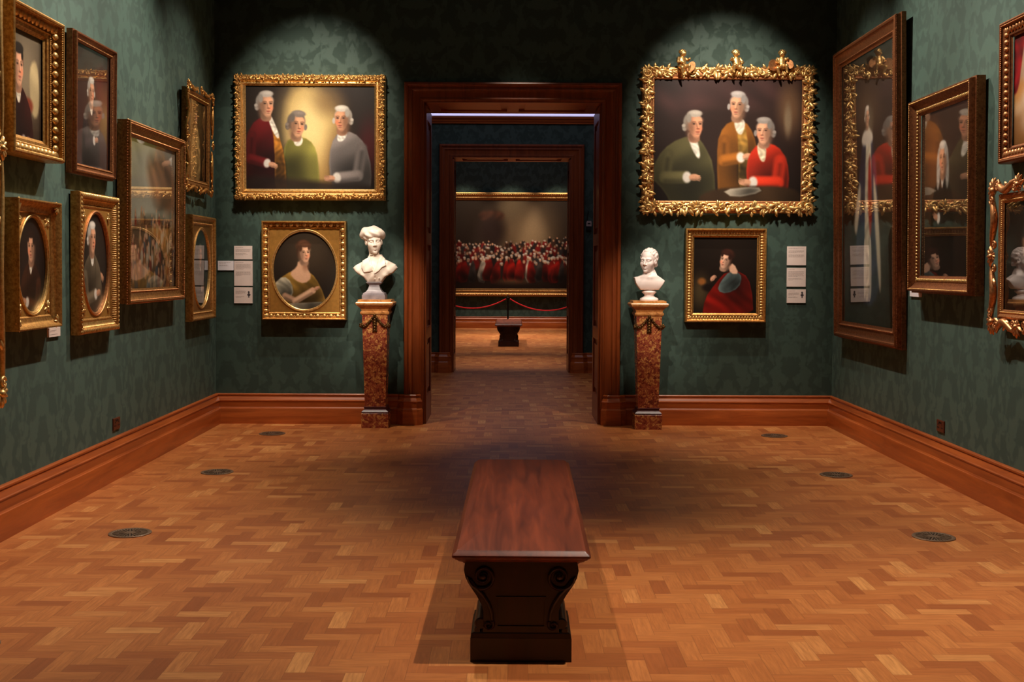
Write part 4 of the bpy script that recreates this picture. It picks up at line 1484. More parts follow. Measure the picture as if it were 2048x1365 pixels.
# ------------------------------------------------------------------ marble pedestals
def pedestal(x, y, label):
    root = thing('marble_pedestal', label, 'pedestal', (x, y, 0), 0, 'tapered red marble pedestals')
    Geo().add(loft_vf([(0.130, 0), (0.130, 0.138), (0.127, 0.142)])).build('plinth', M_BRECC, root, 20)
    Geo().add(loft_vf([(0.124, 0.142), (0.128, 0.147), (0.128, 0.155), (0.122, 0.162), (0.112, 0.170), (0.106, 0.182), (0.104, 0.192), (0.108, 0.197), (0.108, 0.203), (0.099, 0.206)])).build('base_moulding', M_PORPH, root, 30)
    Geo().add(loft_vf([(0.099, 0.204), (0.122, 1.085), (0.124, 1.092)])).build('shaft', M_BRECC, root, 20)
    Geo().add(loft_vf([(0.124, 1.090), (0.128, 1.094), (0.136, 1.102), (0.138, 1.108), (0.138, 1.118), (0.134, 1.124), (0.126, 1.128), (0.128, 1.138), (0.136, 1.154), (0.150, 1.170),
                       (0.164, 1.180), (0.172, 1.188), (0.178, 1.198), (0.179, 1.208), (0.172, 1.216), (0.160, 1.220), (0.158, 1.238), (0.154, 1.2395)])).build('cap', M_SIENNA, root, 30)
    g = Geo()
    fy = lambda z: -(0.099 + (z - 0.204) / 0.881 * 0.023) - 0.006
    # ribbon-hung drop of husks in the middle of the front
    for k in range(6):
        z = 1.075 - 0.026 * k
        r = 0.012 + 0.004 * math.sin(PI * (k + 0.6) / 6)
        g.add(sphere_vf(1, 10, 6), T(0, fy(z) - 0.006, z) @ S(r, 0.012, 0.017))
        for e in (-1, 1):
            g.add(leaf_vf(0.032, 0.018, 0.008, 0.012, 5, 4, 0), mat4((e * 0.004, fy(z), z + 0.008), (e * 0.5, 0, -0.86), (0.86 * e, 0, 0.5), (0, -1, 0)))
    g.add(sphere_vf(0.014, 10, 6), T(0, fy(1.088) - 0.008, 1.090))
    for e in (-1, 1):
        path, rr = [], []
        for k in range(15):
            q = k / 14
            z = 1.085 - 0.105 * math.sin(q * PI / 2 * 1.12) + 0.012 * max(0, q - 0.8) * 5
            path.append((e * (0.008 + 0.122 * q), fy(z) - 0.004, z)); rr.append(0.006 + 0.006 * math.sin(PI * q))
        # round the corner and on along the flank
        for k in range(1, 8):
            q = k / 7
            z = path[14][2] + 0.0 - 0.02 * math.sin(PI * q)
            path.append((e * (0.132 + 0.001 * q), fy(z) + 0.12 * q, z)); rr.append(0.009)
        g.add(tube_vf(path, np.array(rr), 7))
        for k in range(1, len(path)):
            p = path[k]
            g.add(sphere_vf(0.0085 + 0.003 * (k % 2), 7, 5), T(p[0], p[1] - 0.003, p[2] + 0.004 * (-1) ** k))
        p = path[14]
        g.add(flower_vf(0.026, 5), mat4((p[0] - e * 0.002, p[1] - 0.006, p[2]), (1, 0, 0), (0, 0, 1), (0, -1, 0)))
    g.build('bronze_swag', M_BRONZE, root, 60)
    return root


pedestal(-1.291, 11.155, 'red marble pedestal left of the doorway, under the bust in a soft cap')
pedestal(1.341, 11.125, 'red marble pedestal right of the doorway, under the bare-headed bust')

# ------------------------------------------------------------------ marble busts
def bust_cap(p):
    x, y, z = p[..., 0], p[..., 1], p[..., 2]
    sil = [(-0.066, -0.01), (0.066, -0.01), (0.105, 0.045), (0.175, 0.085), (0.218, 0.132), (0.195, 0.168), (0.14, 0.195), (0.085, 0.222), (0.065, 0.262), (-0.055, 0.262),
           (-0.075, 0.215), (-0.13, 0.185), (-0.185, 0.155), (-0.214, 0.128), (-0.17, 0.080), (-0.105, 0.045)]
    tor = ell(p, (0, 0.035, 0.10), (0.235, 0.125, 0.155))
    tor = smin(tor, cap(p, (0, 0.03, 0.16), (0, 0.03, 0.245), 0.085, 0.07), 0.05)
    fold = 0.004 * np.sin(75 * (x * 0.8 + 0.55 * z) + 4 * np.sin(14 * z)) * np.clip((np.abs(x) - 0.05) * 12, 0, 1)
    fold += 0.003 * np.sin(62 * (x - 0.9 * z) + 1.5)
    s2 = poly2(x, z, sil)
    f = smax(tor + fold, s2, 0.012)
    f = smax(f, y - 0.085, 0.02)

    def plate(pts, t):
        return smax(smax(tor + fold - t, poly2(x, z, pts), 0.006), y - 0.02, 0.01)
    # open collar and lapels, waistcoat front
    f = np.minimum(f, plate([(-0.055, 0.235), (-0.115, 0.20), (-0.118, 0.13), (-0.095, 0.085), (-0.03, 0.095), (-0.005, 0.105), (-0.03, 0.16)], 0.012))
    f = np.minimum(f, plate([(0.07, 0.25), (0.10, 0.225), (0.118, 0.155), (0.08, 0.135), (0.05, 0.10), (0.005, 0.07), (0.0, 0.105), (0.035, 0.165)], 0.014))
    f = np.minimum(f, plate([(-0.06, -0.01), (0.02, -0.01), (0.012, 0.05), (0.0, 0.10), (-0.03, 0.09)], 0.006))
    for bx, bz in ((0.012, 0.062), (0.012, 0.022), (0.052, 0.030)):
        f = np.minimum(f, smax(np.hypot(x - bx, z - bz) - 0.0065, smax(tor - 0.014, y, 0.005), 0.003))
    # neck opening
    f = smax(f, -smax(poly2(x, z, [(-0.045, 0.25), (0.06, 0.27), (0.028, 0.165), (0.004, 0.125), (-0.02, 0.165)]), smax(-(tor + 0.013), y + 0.01, 0.004), 0.004), 0.006)
    q = into(p, (-0.004, 0.005, 0.272), 0.238, 0.22, 0.08, -0.06)
    hd = head_sdf(q, None)
    # soft cap: band round the brow, crown flopping to the left
    qb = into(p, (-0.008, 0.022, 0.440), 1.0, 0.15, -0.20, -0.16)
    band = np.hypot(np.hypot(qb[..., 0] / 0.92, qb[..., 1] / 1.12) - 0.088, qb[..., 2] * 0.8) - 0.028
    tw = 0.004 * np.sin(9 * np.arctan2(qb[..., 1], qb[..., 0]) + 90 * qb[..., 2])
    crown = ell(qb, (-0.012, 0.012, 0.035), (0.105, 0.112, 0.062))
    crown = smin(crown, ell(qb, (-0.075, 0.01, 0.045), (0.062, 0.07, 0.055)), 0.03)
    crown += 0.005 * np.sin(60 * qb[..., 0] + 40 * qb[..., 2]) * np.cos(30 * qb[..., 1]) + 0.004 * np.sin(50 * qb[..., 2] - 35 * qb[..., 0])
    capf = smin(band + tw, crown, 0.012)
    hd = smin(hd, capf, 0.006)
    return smin(f, hd, 0.008)


def bust_plain(p):
    x, y, z = p[..., 0], p[..., 1], p[..., 2]
    sil = [(-0.086, 0.0), (0.088, 0.0), (0.120, 0.040), (0.150, 0.088), (0.118, 0.112), (0.075, 0.140), (0.055, 0.20), (-0.045, 0.20), (-0.06, 0.150), (-0.105, 0.130), (-0.147, 0.122), (-0.13, 0.06), (-0.10, 0.015)]
    tor = ell(p, (0, 0.03, 0.06), (0.20, 0.105, 0.115))
    tor = smin(tor, cap(p, (0.004, 0.03, 0.10), (0.004, 0.03, 0.20), 0.07, 0.052), 0.06)
    m = np.stack([np.abs(x), y, z], -1)
    tor = smin(tor, cap(m, (0.012, -0.058, 0.125), (0.13, -0.005, 0.13), 0.012), 0.03)
    f = smax(tor, poly2(x, z, sil), 0.008)
    f = smax(f, y - 0.075, 0.02)
    q = into(p, (-0.012, -0.002, 0.168), 0.228, -0.52, 0.04, 0.05)
    return smin(f, head_sdf(q, 'short', 2), 0.012)


def bust(label, x, y, z, fn, lo, hi, socle, smat, mat, zb):
    root = thing('marble_bust', label, 'bust', (x, y, z), 0, 'marble busts on pedestals')
    v, f = sculpt(fn, lo, hi, 0.0036)
    g = Geo()
    g.add((v, f), T(0, 0, zb))
    g.build('bust', mat, root, 0).data.shade_smooth()
    socle(root, smat)
    return root


def socle_square(root, m):
    Geo().add(loft_vf([(0.111, 0.0), (0.111, 0.044), (0.103, 0.046), (0.103, 0.058), (0.096, 0.062), (0.076, 0.075), (0.062, 0.095), (0.054, 0.115), (0.050, 0.132), (0.050, 0.138),
                       (0.058, 0.146), (0.070, 0.156), (0.074, 0.160), (0.074, 0.168), (0.070, 0.169)])).build('socle', m, root, 30)


def socle_round(root, m):
    Geo().add(lathe_vf([(0.001, 0), (0.089, 0), (0.091, 0.008), (0.088, 0.018), (0.076, 0.028), (0.060, 0.034), (0.050, 0.040), (0.046, 0.050), (0.050, 0.060), (0.060, 0.070),
                        (0.070, 0.076), (0.072, 0.082), (0.066, 0.090), (0.050, 0.096), (0.045, 0.100), (0.001, 0.102)], 40)).build('socle', m, root, 40)


bust('cream marble bust of a man in soft cap and open collar beside the doorway', -1.306, 11.16, 1.2395, bust_cap, (-0.245, -0.17, -0.03), (0.245, 0.19, 0.56), socle_square, M_SLATE, M_MARBLE, 0.172)
bust('white marble bust of a bare-headed man turned left, right of the doorway', 1.352, 11.125, 1.2395, bust_plain, (-0.175, -0.17, -0.02), (0.175, 0.17, 0.44), socle_round, M_MARBLE2, M_MARBLE2, 0.103)
# ------------------------------------------------------------------ picture frames
def framed(label, wall, u0, u1, z0, z1, prof, mat, img, tilt=0.0, glass=True, name='framed_painting', side=None, imgA=None):
    w_, h_ = u1 - u0, z1 - z0
    c = (u0 + u1) / 2
    loc, rz = {'far': ((c, YF - .004, z0), 0.0), 'left': ((XL + .004, c, z0), PI / 2), 'right': ((XR - .004, c, z0), -PI / 2), 'end': ((c, 29.496, z0), 0.0)}[wall]
    root = thing(name, label, 'painting', loc, rz, 'framed paintings hung on the green walls', math.radians(tilt))
    Sx = prof[-1][0]
    d = prof[-1][1]
    Geo().add(rect_sweep_vf(w_, h_, prof)).build('moulding', mat, root, 30)
    A = (w_ - 2 * Sx) / (h_ - 2 * Sx)
    canvas(root, w_, h_, Sx, d - 0.010, img(A))
    i = Sx - 0.012
    Geo().box(-w_ / 2 + i, w_ / 2 - i, -(d - 0.013), -0.002, i, h_ - i).build('backboard', side or M_BACK, root, 0)
    if glass:
        i = Sx - 0.004
        Geo().add(([(-w_ / 2 + i, -(d - 0.004), i), (w_ / 2 - i, -(d - 0.004), i), (w_ / 2 - i, -(d - 0.004), h_ - i), (-w_ / 2 + i, -(d - 0.004), h_ - i)], [(0, 1, 2, 3)])).build('glass', M_GLASS, root, 0)
    return root, w_, h_, Sx


def oval(root, w_, h_, Sx, d, a, b, mat, lipmat):
    """gilt spandrel with an oval opening and its raised lip"""
    Geo().add(spandrel_vf(w_ - 2 * Sx + 0.004, h_ - 2 * Sx + 0.004, Sx - 0.002, h_ / 2, a, b, d)).build('spandrel', mat, root, 0)
    Geo().add(ellipse_sweep_vf(h_ / 2, a, b, [(0.016, d), (0.015, d + 0.006), (0.010, d + 0.010), (0.004, d + 0.009), (0.002, d + 0.004), (-0.004, d + 0.005), (-0.009, d + 0.001), (-0.010, d - 0.012)])).build('oval_slip', lipmat, root, 40)


def foliage(g, w_, h_, s_, wd, d, pitch, seed, big=1.0, edge=True):
    """deep carved foliage: running scrolls, leaves, flowers and corner volutes"""
    rn = random.Random(seed)
    for k, (mt, ln) in enumerate(side_mats(w_, h_)):
        n = max(3, int(round((ln - 1.2 * wd) / pitch)))
        R = ln - 1.2 * wd
        for i in range(n):
            a = -R / 2 + R * (i + 0.5) / n
            fl = 1 if (i + k) % 2 else -1
            r = wd * 0.27 * big * rn.uniform(0.85, 1.15)
            b = s_ + wd * 0.5
            g.add(spiral_vf(r, 1.3, r * 0.30, r * 0.10, rn.uniform(0, 0.6), 1.0, 20, 6), mt @ T(a, b + fl * wd * 0.10, d) @ S(1, fl, 1))
            for q in range(6):
                th = rn.uniform(-0.5, 0.5) + (PI / 3 * q)
                L = wd * rn.uniform(0.40, 0.66)
                g.add(leaf_vf(L, L * 0.5, L * 0.2, L * 0.30, 6, 5, 2), mt @ T(a + rn.uniform(-.35, .35) * pitch, b + rn.uniform(-.12, .12) * wd, d + 0.004) @ RZ(th) @ RY(rn.uniform(-.25, .05)))
            if i % 2 == 0:
                g.add(flower_vf(wd * rn.uniform(0.17, 0.24), 5 + i % 2), mt @ T(a + pitch * 0.5, b + rn.uniform(-.15, .15) * wd, d + 0.012))
            else:
                for q in range(6):
                    g.add(sphere_vf(wd * rn.uniform(0.05, 0.085), 7, 5), mt @ T(a + pitch * 0.5 + rn.uniform(-.12, .12) * wd, b + rn.uniform(-.2, .2) * wd, d + 0.012))
            if not edge: continue
            # leaves that break the outline
            g.add(leaf_vf(wd * 0.42, wd * 0.24, wd * 0.10, wd * 0.1, 6, 5, 2), mt @ T(a, s_ + wd * 0.22, d - 0.006) @ RZ(-PI / 2 + rn.uniform(-.7, .7)))
            g.add(leaf_vf(wd * 0.36, wd * 0.2, wd * 0.09, wd * 0.08, 6, 5, 2), mt @ T(a + pitch * .4, s_ + wd * 0.70, d - 0.006) @ RZ(PI / 2 + rn.uniform(-.7, .7)))
        # stem
        q = np.linspace(-R / 2, R / 2, 8 * n)
        path = np.stack([q, s_ + wd * (0.5 + 0.24 * np.sin(q / pitch * PI)), np.full(len(q), d + 0.002)], 1)
        g.add(tube_vf(path, wd * 0.055, 6), mt)
    for sx in (-1, 1):
        for top in (0, 1):
            ex = np.array((sx, 0, 1 if top else -1.0)) / math.sqrt(2)
            m = mat4((sx * (w_ / 2 - s_ - wd * 0.5), -d, (h_ - s_ - wd * 0.5) if top else s_ + wd * 0.5), ex, np.cross((0, -1, 0), ex), (0, -1, 0))
            g.add(spiral_vf(wd * 0.36, 1.2, wd * 0.12, wd * 0.05, 0.5, 0.8, 22, 7), m @ T(-0.05 * wd, 0.05 * wd, 0.008))
            for th in (-0.9, -0.35, 0.35, 0.9):
                g.add(leaf_vf(wd * 0.62, wd * 0.32, wd * 0.12, wd * 0.14, 6, 5, 2), m @ RZ(th))
            for th in (2.0, -2.0):
                g.add(leaf_vf(wd * 0.6, wd * 0.26, wd * 0.12, wd * 0.1, 6, 5, 2), m @ RZ(th))


def rococo(g, w_, h_, s_, d, seed):
    """pierced C-scroll surround standing outside a narrow inner moulding"""
    rn = random.Random(seed)
    for k, (mt, ln) in enumerate(side_mats(w_, h_)):
        for e in (-1, 1):
            p, r = [], []
            a0, a1 = 0.06 * e, e * (ln / 2 - 0.08)
            for i in range(16):
                q = i / 15
                p.append((a0 + (a1 - a0) * q, s_ * (0.16 + 0.45 * math.sin(PI * q) ** 2), d + 0.012 * math.sin(PI * q)))
                r.append(s_ * (0.11 + 0.10 * math.sin(PI * q)))
            g.add(tube_vf(p, np.array(r), 8), mt)
            g.add(spiral_vf(s_ * 0.24, 1.2, s_ * 0.09, s_ * 0.04, 0.3, 0.7, 18, 6), mt @ T(a1 + e * 0.01, s_ * 0.35, d + 0.006) @ S(e, 1, 1))
            g.add(spiral_vf(s_ * 0.2, 1.2, s_ * 0.08, s_ * 0.04, 0.3, 0.7, 18, 6), mt @ T(a0 + e * 0.02, s_ * 0.52, d + 0.006) @ S(-e, 1, 1))
            for q in (0.25, 0.5, 0.78):
                a = a0 + (a1 - a0) * q
                g.add(leaf_vf(s_ * 0.5, s_ * 0.26, s_ * 0.12, s_ * 0.18, 6, 5, 2), mt @ T(a, s_ * 0.55, d + 0.01) @ RZ(e * rn.uniform(-.6, 0.9) + (PI if e < 0 else 0)))
                g.add(leaf_vf(s_ * 0.34, s_ * 0.2, s_ * 0.1, s_ * 0.1, 5, 4, 2), mt @ T(a, s_ * 0.4, d) @ RZ(-PI / 2 + e * 0.6))
        # central cartouche
        for th in (-1.2, -0.6, 0, 0.6, 1.2):
            g.add(leaf_vf(s_ * 0.62, s_ * 0.26, s_ * 0.14, s_ * 0.2, 6, 5, 2), mt @ T(0, s_ * 0.45, d + 0.012) @ RZ(-PI / 2 + th))
            g.add(leaf_vf(s_ * 0.36, s_ * 0.2, s_ * 0.1, s_ * 0.1, 5, 4, 2), mt @ T(0, s_ * 0.45, d + 0.012) @ RZ(PI / 2 + th))
        g.add(sphere_vf(s_ * 0.17, 10, 7), mt @ T(0, s_ * 0.42, d + 0.02))
    for sx in (-1, 1):
        for top in (0, 1):
            ex = np.array((sx, 0, 1 if top else -1.0)) / math.sqrt(2)
            m = mat4((sx * (w_ / 2 - s_ * 0.55), -d - 0.008, (h_ - s_ * 0.55) if top else s_ * 0.55), ex, np.cross((0, -1, 0), ex), (0, -1, 0))
            for th in (-1.5, -1.0, -0.5, 0, 0.5, 1.0, 1.5):
                g.add(leaf_vf(s_ * 0.72, s_ * 0.28, s_ * 0.16, s_ * 0.2, 6, 5, 2), m @ RZ(th))
            g.add(sphere_vf(s_ * 0.2, 10, 7), m @ T(0, 0, 0.01))
            for e in (-1, 1):
                g.add(spiral_vf(s_ * 0.26, 1.2, s_ * 0.09, s_ * 0.04, 0.3, 0.7, 18, 6), m @ T(-s_ * 0.2, e * s_ * 0.5, 0.006) @ RZ(e * 1.2) @ S(1, e, 1))


def cherub(seed):
    rn = random.Random(seed)
    e = 1 if seed % 2 else -1
    def fn(p):
        m = np.stack([np.abs(p[..., 0]), p[..., 1], p[..., 2]], -1)
        f = smin(ell(p, (0, 0, 0.110), (0.036, 0.028, 0.044)), ell(p, (0, -0.008, 0.075), (0.034, 0.032, 0.032)), 0.02)
        h = (0.006 * e, -0.008, 0.178)
        f = smin(f, cap(p, (0, 0, 0.14), h, 0.013), 0.012)
        f = smin(f, np.linalg.norm(p - np.array(h), axis=-1) - 0.030, 0.006)
        f = smin(f, ell(p, (h[0] + .004 * e, -0.036, 0.176), (0.007, 0.010, 0.007)), 0.006)
        f = smin(f, ell(m, (0.013, -0.030, 0.168), (0.010, 0.009, 0.010)), 0.006)
        f = smax(f, -ell(m, (0.013, -0.040, 0.186), (0.008, 0.008, 0.005)), 0.004)
        hr = ell(p, (h[0], 0.002, 0.188), (0.037, 0.036, 0.030)) + 0.0035 * np.sin(190 * p[..., 0]) * np.sin(190 * p[..., 2] + 150 * p[..., 1])
        f = smin(f, smax(hr, -(p[..., 2] - 0.176 + 0.9 * p[..., 1] * -1 * 0.5), 0.006), 0.003)
        for s_ in (-1, 1):
            up = s_ == e
            el = (s_ * 0.058, -0.018, 0.098 if not up else 0.118)
            hd = (s_ * 0.030, -0.056, 0.090) if not up else (s_ * 0.050, -0.050, 0.128)
            f = smin(f, cap(p, (s_ * 0.036, 0, 0.134), el, 0.0145, 0.0115), 0.008)
            f = smin(f, cap(p, el, hd, 0.0115, 0.0085), 0.005)
            f = smin(f, np.linalg.norm(p - np.array(hd), axis=-1) - 0.0105, 0.004)
            kn = (s_ * 0.040, -0.058, 0.062 if up else 0.040)
            ft = (s_ * 0.034 + 0.012 * e, -0.046, 0.004 if up else -0.022)
            f = smin(f, cap(p, (s_ * 0.020, -0.006, 0.058), kn, 0.023, 0.0165), 0.01)
            f = smin(f, cap(p, kn, ft, 0.0165, 0.010), 0.006)
            f = smin(f, cap(p, ft, (ft[0], ft[1] - 0.018, ft[2] - 0.006), 0.010, 0.007), 0.004)
        return f
    return sculpt(fn, (-0.085, -0.095, -0.045), (0.085, 0.05, 0.225), 0.0034)


def beads(root, w_, h_, s_, d, r, pitch, mat):
    g = Geo()
    bead_row(g, w_, h_, s_, d, r, pitch)
    return g.build('bead_moulding', mat, root, 60)


# ---- far wall, upper left: three men, landscape format, carved gilt frame
r, w_, h_, s_ = framed('wide gilt painting of three men, left of the doorway on the far wall', 'far', -2.69, -1.216, 2.203, 3.425,
    [(0, 0), (0, .055), (.004, .066), (.014, .088), (.030, .098), (.052, .096), (.066, .082), (.074, .070), (.080, .072), (.084, .080), (.090, .080), (.096, .070), (.110, .052)], M_GOLD, pic_three_studio, 0.4, False)
g = Geo(); foliage(g, w_, h_, 0.002, 0.066, 0.095, 0.060, 4, 0.9, False); g.build('carved_foliage', M_GOLDW, r, 75)
beads(r, w_, h_, 0.088, 0.080, 0.0045, 0.014, M_GOLD)

# ---- far wall, lower left: lady in an oval
r, w_, h_, s_ = framed('gilt frame with an oval portrait of a lady in yellow and white', 'far', -2.428, -1.6, 1.03, 2.0,
    [(0, 0), (0, .078), (.004, .088), (.012, .090), (.018, .084), (.020, .078), (.026, .058), (.036, .044), (.050, .040), (.056, .046), (.062, .046), (.068, .038), (.076, .034)], M_GOLDW, pic_lady, 0.4, False)
oval(r, w_, h_, s_, 0.036, 0.316, 0.392, M_MAT, M_GOLD)
g = Geo(); leaf_row(g, w_, h_, 0.021, 0.060, 0.066, 0.040, 0.042, 0.016, 0.012, 0, True, 0.25); leaf_row(g, w_, h_, 0.021, 0.056, 0.033, 0.030, 0.012, 0.012, 0.006, 0, False, 0.25, 0)
g.build('leaf_moulding', M_GOLD, r, 75)
beads(r, w_, h_, 0.064, 0.044, 0.004, 0.0125, M_GOLD)

# ---- far wall, upper right: three men at a table, deep carved frame with cherubs
r, w_, h_, s_ = framed('ornate gilt frame topped by three cherubs, three men in green, brown and red', 'far', 1.277, 2.985, 2.081, 3.533,
    [(0.012, 0), (0.012, .030), (.020, .050), (.050, .062), (.090, .062), (.112, .052), (.118, .056), (.124, .056), (.134, .046)], M_GOLDR, pic_three_table, 0.4, False)
g = Geo(); foliage(g, w_, h_, 0.0, 0.128, 0.064, 0.118, 11, 1.15); g.build('carved_foliage', M_GOLD, r, 75)
cx0 = (1.277 + 2.985) / 2
for k, X in enumerate((1.668, 2.196, 2.636)):
    v, f = cherub(k + 1)
    g = Geo().add((v, f), T(X - cx0, -0.085, 1.372) @ RZ((0.5, 0.25, -0.1)[k]) @ S(1.06))
    c = g.build('cherub', M_GOLD, r, 0)
    c.data.shade_smooth()
    for dx, dz, a, ra, rb in ((((0.085, 0.055, -0.5, 0.036, 0.055),), (), ((-0.085, 0.075, 0.2, 0.050, 0.056), (0.075, 0.085, 0.3, 0.034, 0.044)))[k]):
        t = np.linspace(0, 2 * PI, 20, endpoint=False)
        pl = [(ra * math.cos(q) * math.cos(a) - rb * math.sin(q) * math.sin(a), ra * math.cos(q) * math.sin(a) + rb * math.sin(q) * math.cos(a)) for q in t]
        sh = Geo().add(prism_vf([(x, z) for x, z in pl], -0.006, 0.006), T(X - cx0 + dx, -0.115, 1.372 + dz) @ RZ(0.3 if dx < 0 else -0.2)).build('shield', M_GOLDR, c, 30)

# ---- far wall, lower right: woman in a red shawl
r, w_, h_, s_ = framed('small gilt portrait of a woman in a red shawl right of the bust', 'far', 1.726, 2.52, 1.024, 1.946,
    [(0, 0), (0, .070), (.004, .080), (.014, .082), (.020, .074), (.026, .056), (.034, .050), (.060, .044), (.064, .050), (.070, .050), (.076, .040), (.088, .034)], M_GOLDW, pic_red_shawl, 0.4, False)
g = Geo(); leaf_row(g, w_, h_, 0.030, 0.052, 0.028, 0.030, 0.024, 0.010, 0.008, 0, True, 0.1); g.build('leaf_moulding', M_GOLD, r, 75)
beads(r, w_, h_, 0.067, 0.048, 0.004, 0.012, M_GOLD)

# ---- left wall
r, w_, h_, s_ = framed('deep gilt frame high on the left wall, dark-haired man in maroon', 'left', 6.475, 7.215, 2.188, 3.05,
    [(0, 0), (0, .098), (.004, .116), (.012, .122), (.020, .120), (.024, .112), (.026, .100), (.034, .080), (.050, .064), (.070, .058), (.076, .062), (.082, .060), (.086, .052), (.104, .048), (.108, .038), (.124, .030)],
    M_GOLDW, lambda A: portrait(A, (58, 16, 16), (34, 26, 20), 'dark', ((104, 92, 74), (60, 44, 32)), .34, .34, .19, .5, (200, 190, 170),
                                lambda p: (p.poly([(A * .62, .3), (A * .9, .2), (A * .95, .75), (A * .7, .8)], (176, 156, 116), .02, 1, .1, 9), p.blob(A * .62, .68, .1, .07, (120, 50, 34), .4))), 0.5, False, side=M_GOLDD)
g = Geo(); leaf_row(g, w_, h_, 0.030, 0.082, 0.058, 0.044, 0.044, 0.018, 0.012, 0, True, 0.35); g.build('leaf_moulding', M_GOLD, r, 75)
beads(r, w_, h_, 0.079, 0.061, 0.004, 0.012, M_GOLD); beads(r, w_, h_, 0.024, 0.112, 0.005, 0.014, M_GOLD)

r, w_, h_, s_ = framed('tall brown-gilt glazed frame high on the left wall, white-haired man in dark coat', 'left', 7.53, 8.32, 2.16, 3.095,
    [(0, 0), (0, .040), (.012, .040), (.012, .060), (.016, .066), (.024, .066), (.028, .058), (.040, .050), (.052, .046), (.056, .050), (.062, .046), (.070, .036)],
    M_GOLDB, lambda A: portrait(A, (52, 42, 44), (196, 188, 178), 'wig', ((54, 40, 32), (70, 30, 28)), .48, .36, .11, .3, (216, 206, 190),
                                lambda p: p.poly([(A * .6, .1), (A, .1), (A, .7), (A * .6, .6)], (92, 32, 28), .05, .7, .2, 8)), 0.9, True)
beads(r, w_, h_, 0.057, 0.049, 0.0035, 0.012, M_GOLDD)

r, w_, h_, s_ = framed('large glazed frame on the left wall showing a crowd under a pale sky', 'left', 8.485, 9.935, 1.27, 2.63,
    [(0, 0), (0, .080), (.004, .094), (.012, .100), (.022, .096), (.028, .086), (.044, .072), (.064, .062), (.078, .058), (.084, .062), (.092, .060), (.096, .052), (.110, .044)],
    M_GOLDD, pic_crowd_sky, 0.6, True)
beads(r, w_, h_, 0.002, 0.076, 0.007, 0.020, M_GOLDR); beads(r, w_, h_, 0.088, 0.060, 0.006, 0.016, M_GOLDR); beads(r, w_, h_, 0.024, 0.094, 0.005, 0.015, M_GOLDR)

r, w_, h_, s_ = framed('scroll-edged gilt frame high on the left wall beside the corner', 'left', 10.10, 11.0, 2.217, 3.18,
    [(.050, 0), (.050, .030), (.056, .046), (.070, .052), (.084, .046), (.092, .040), (.098, .044), (.106, .044), (.114, .034), (.124, .030)], M_GOLDD, pic_lady_gold, 1.0, True)
g = Geo(); rococo(g, w_, h_, 0.080, 0.052, 21); g.build('scroll_carving', M_GOLDW, r, 75)
beads(r, w_, h_, 0.102, 0.044, 0.004, 0.013, M_GOLD)

r, w_, h_, s_ = framed('deep gilt frame nearest on the left, oval portrait of a man in brown', 'left', 6.585, 7.225, 1.17, 1.942,
    [(0, 0), (0, .078), (.003, .088), (.010, .090), (.016, .086), (.024, .080), (.034, .064), (.050, .052), (.066, .046), (.072, .046), (.076, .040), (.084, .036)],
    M_GOLDW, lambda A: portrait(A, (70, 38, 22), (40, 24, 18), 'dark', ((30, 20, 16), (22, 14, 12)), .5, .33, .145, -.2, (214, 204, 188)), 0.4, False)
oval(r, w_, h_, s_, 0.038, 0.222, 0.292, M_MAT, M_GOLD)
for sx in (-1, 1):
    for top in (0, 1):
        ex = np.array((sx, 0, 1 if top else -1.0)) / math.sqrt(2)
        ey = np.cross((0, -1, 0), ex)
        z = h_ - 0.034 if top else 0.034
        g = Geo()
        m = mat4((sx * (w_ / 2 - 0.034), -0.068, z), ex, ey, (0, -1, 0))
        for th in (PI, PI - .7, PI + .7, 0, 1.2, -1.2): g.add(leaf_vf(0.042, 0.026, 0.012, 0.010, 6, 5, 2), m @ RZ(th))
        g.build('corner_leaf', M_GOLD, r, 75)
        g = Geo()
        m = mat4((sx * (w_ / 2 - s_ - 0.028), -0.038, (h_ - s_ - 0.038) if top else s_ + 0.038), ex, ey, (0, -1, 0))
        for th in (PI / 2 + .5, -PI / 2 - .5, PI / 2, -PI / 2, PI, 0): g.add(leaf_vf(0.046, 0.024, 0.008, 0.004, 6, 5, 2), m @ RZ(th))
        g.add(sphere_vf(0.010, 8, 5), m @ T(0, 0, 0.004))
        g.build('spandrel_spray', M_GOLD, r, 75)

r, w_, h_, s_ = framed('gilt frame with corner rosettes and oval portrait of a white-haired man in grey', 'left', 7.59, 8.345, 1.09, 2.045,
    [(0, 0), (0, .048), (.004, .060), (.012, .068), (.024, .072), (.034, .070), (.040, .062), (.050, .048), (.066, .040), (.080, .036), (.086, .042), (.094, .042), (.100, .036), (.110, .032)],
    M_GOLDW, lambda A: portrait(A, (104, 92, 74), (214, 206, 196), 'wig', ((26, 22, 20), (20, 18, 17)), .42, .27, .14, .7, (220, 214, 204),
                                lambda p: p.hand(A * .74, .62, .05)), 0.4, False)
oval(r, w_, h_, s_, 0.034, 0.252, 0.350, M_MAT, M_GOLDR)
g = Geo()
lv = leaf_vf(0.034, 0.030, 0.012, 0.010, 6, 5, 2)
leaf_row(g, w_, h_, 0.012, 0.066, 0.030, 0.026, 0.026, 0.010, 0.006, 0.5, True, 0.0, 1)
g.build('leaf_edge', M_GOLD, r, 75)
g = Geo()
for mt, ln in side_mats(w_, h_):
    R_ = ln - 0.13
    n = int(R_ / 0.0155)
    for i in range(n + 1):
        a = -R_ / 2 + R_ * i / n
        p = [(a, 0.046, 0.058), (a, 0.054, 0.048), (a, 0.066, 0.043), (a, 0.080, 0.040)]
        g.add(tube_vf(p, 0.0048, 6), mt)
g.build('flutes', M_GOLD, r, 75)
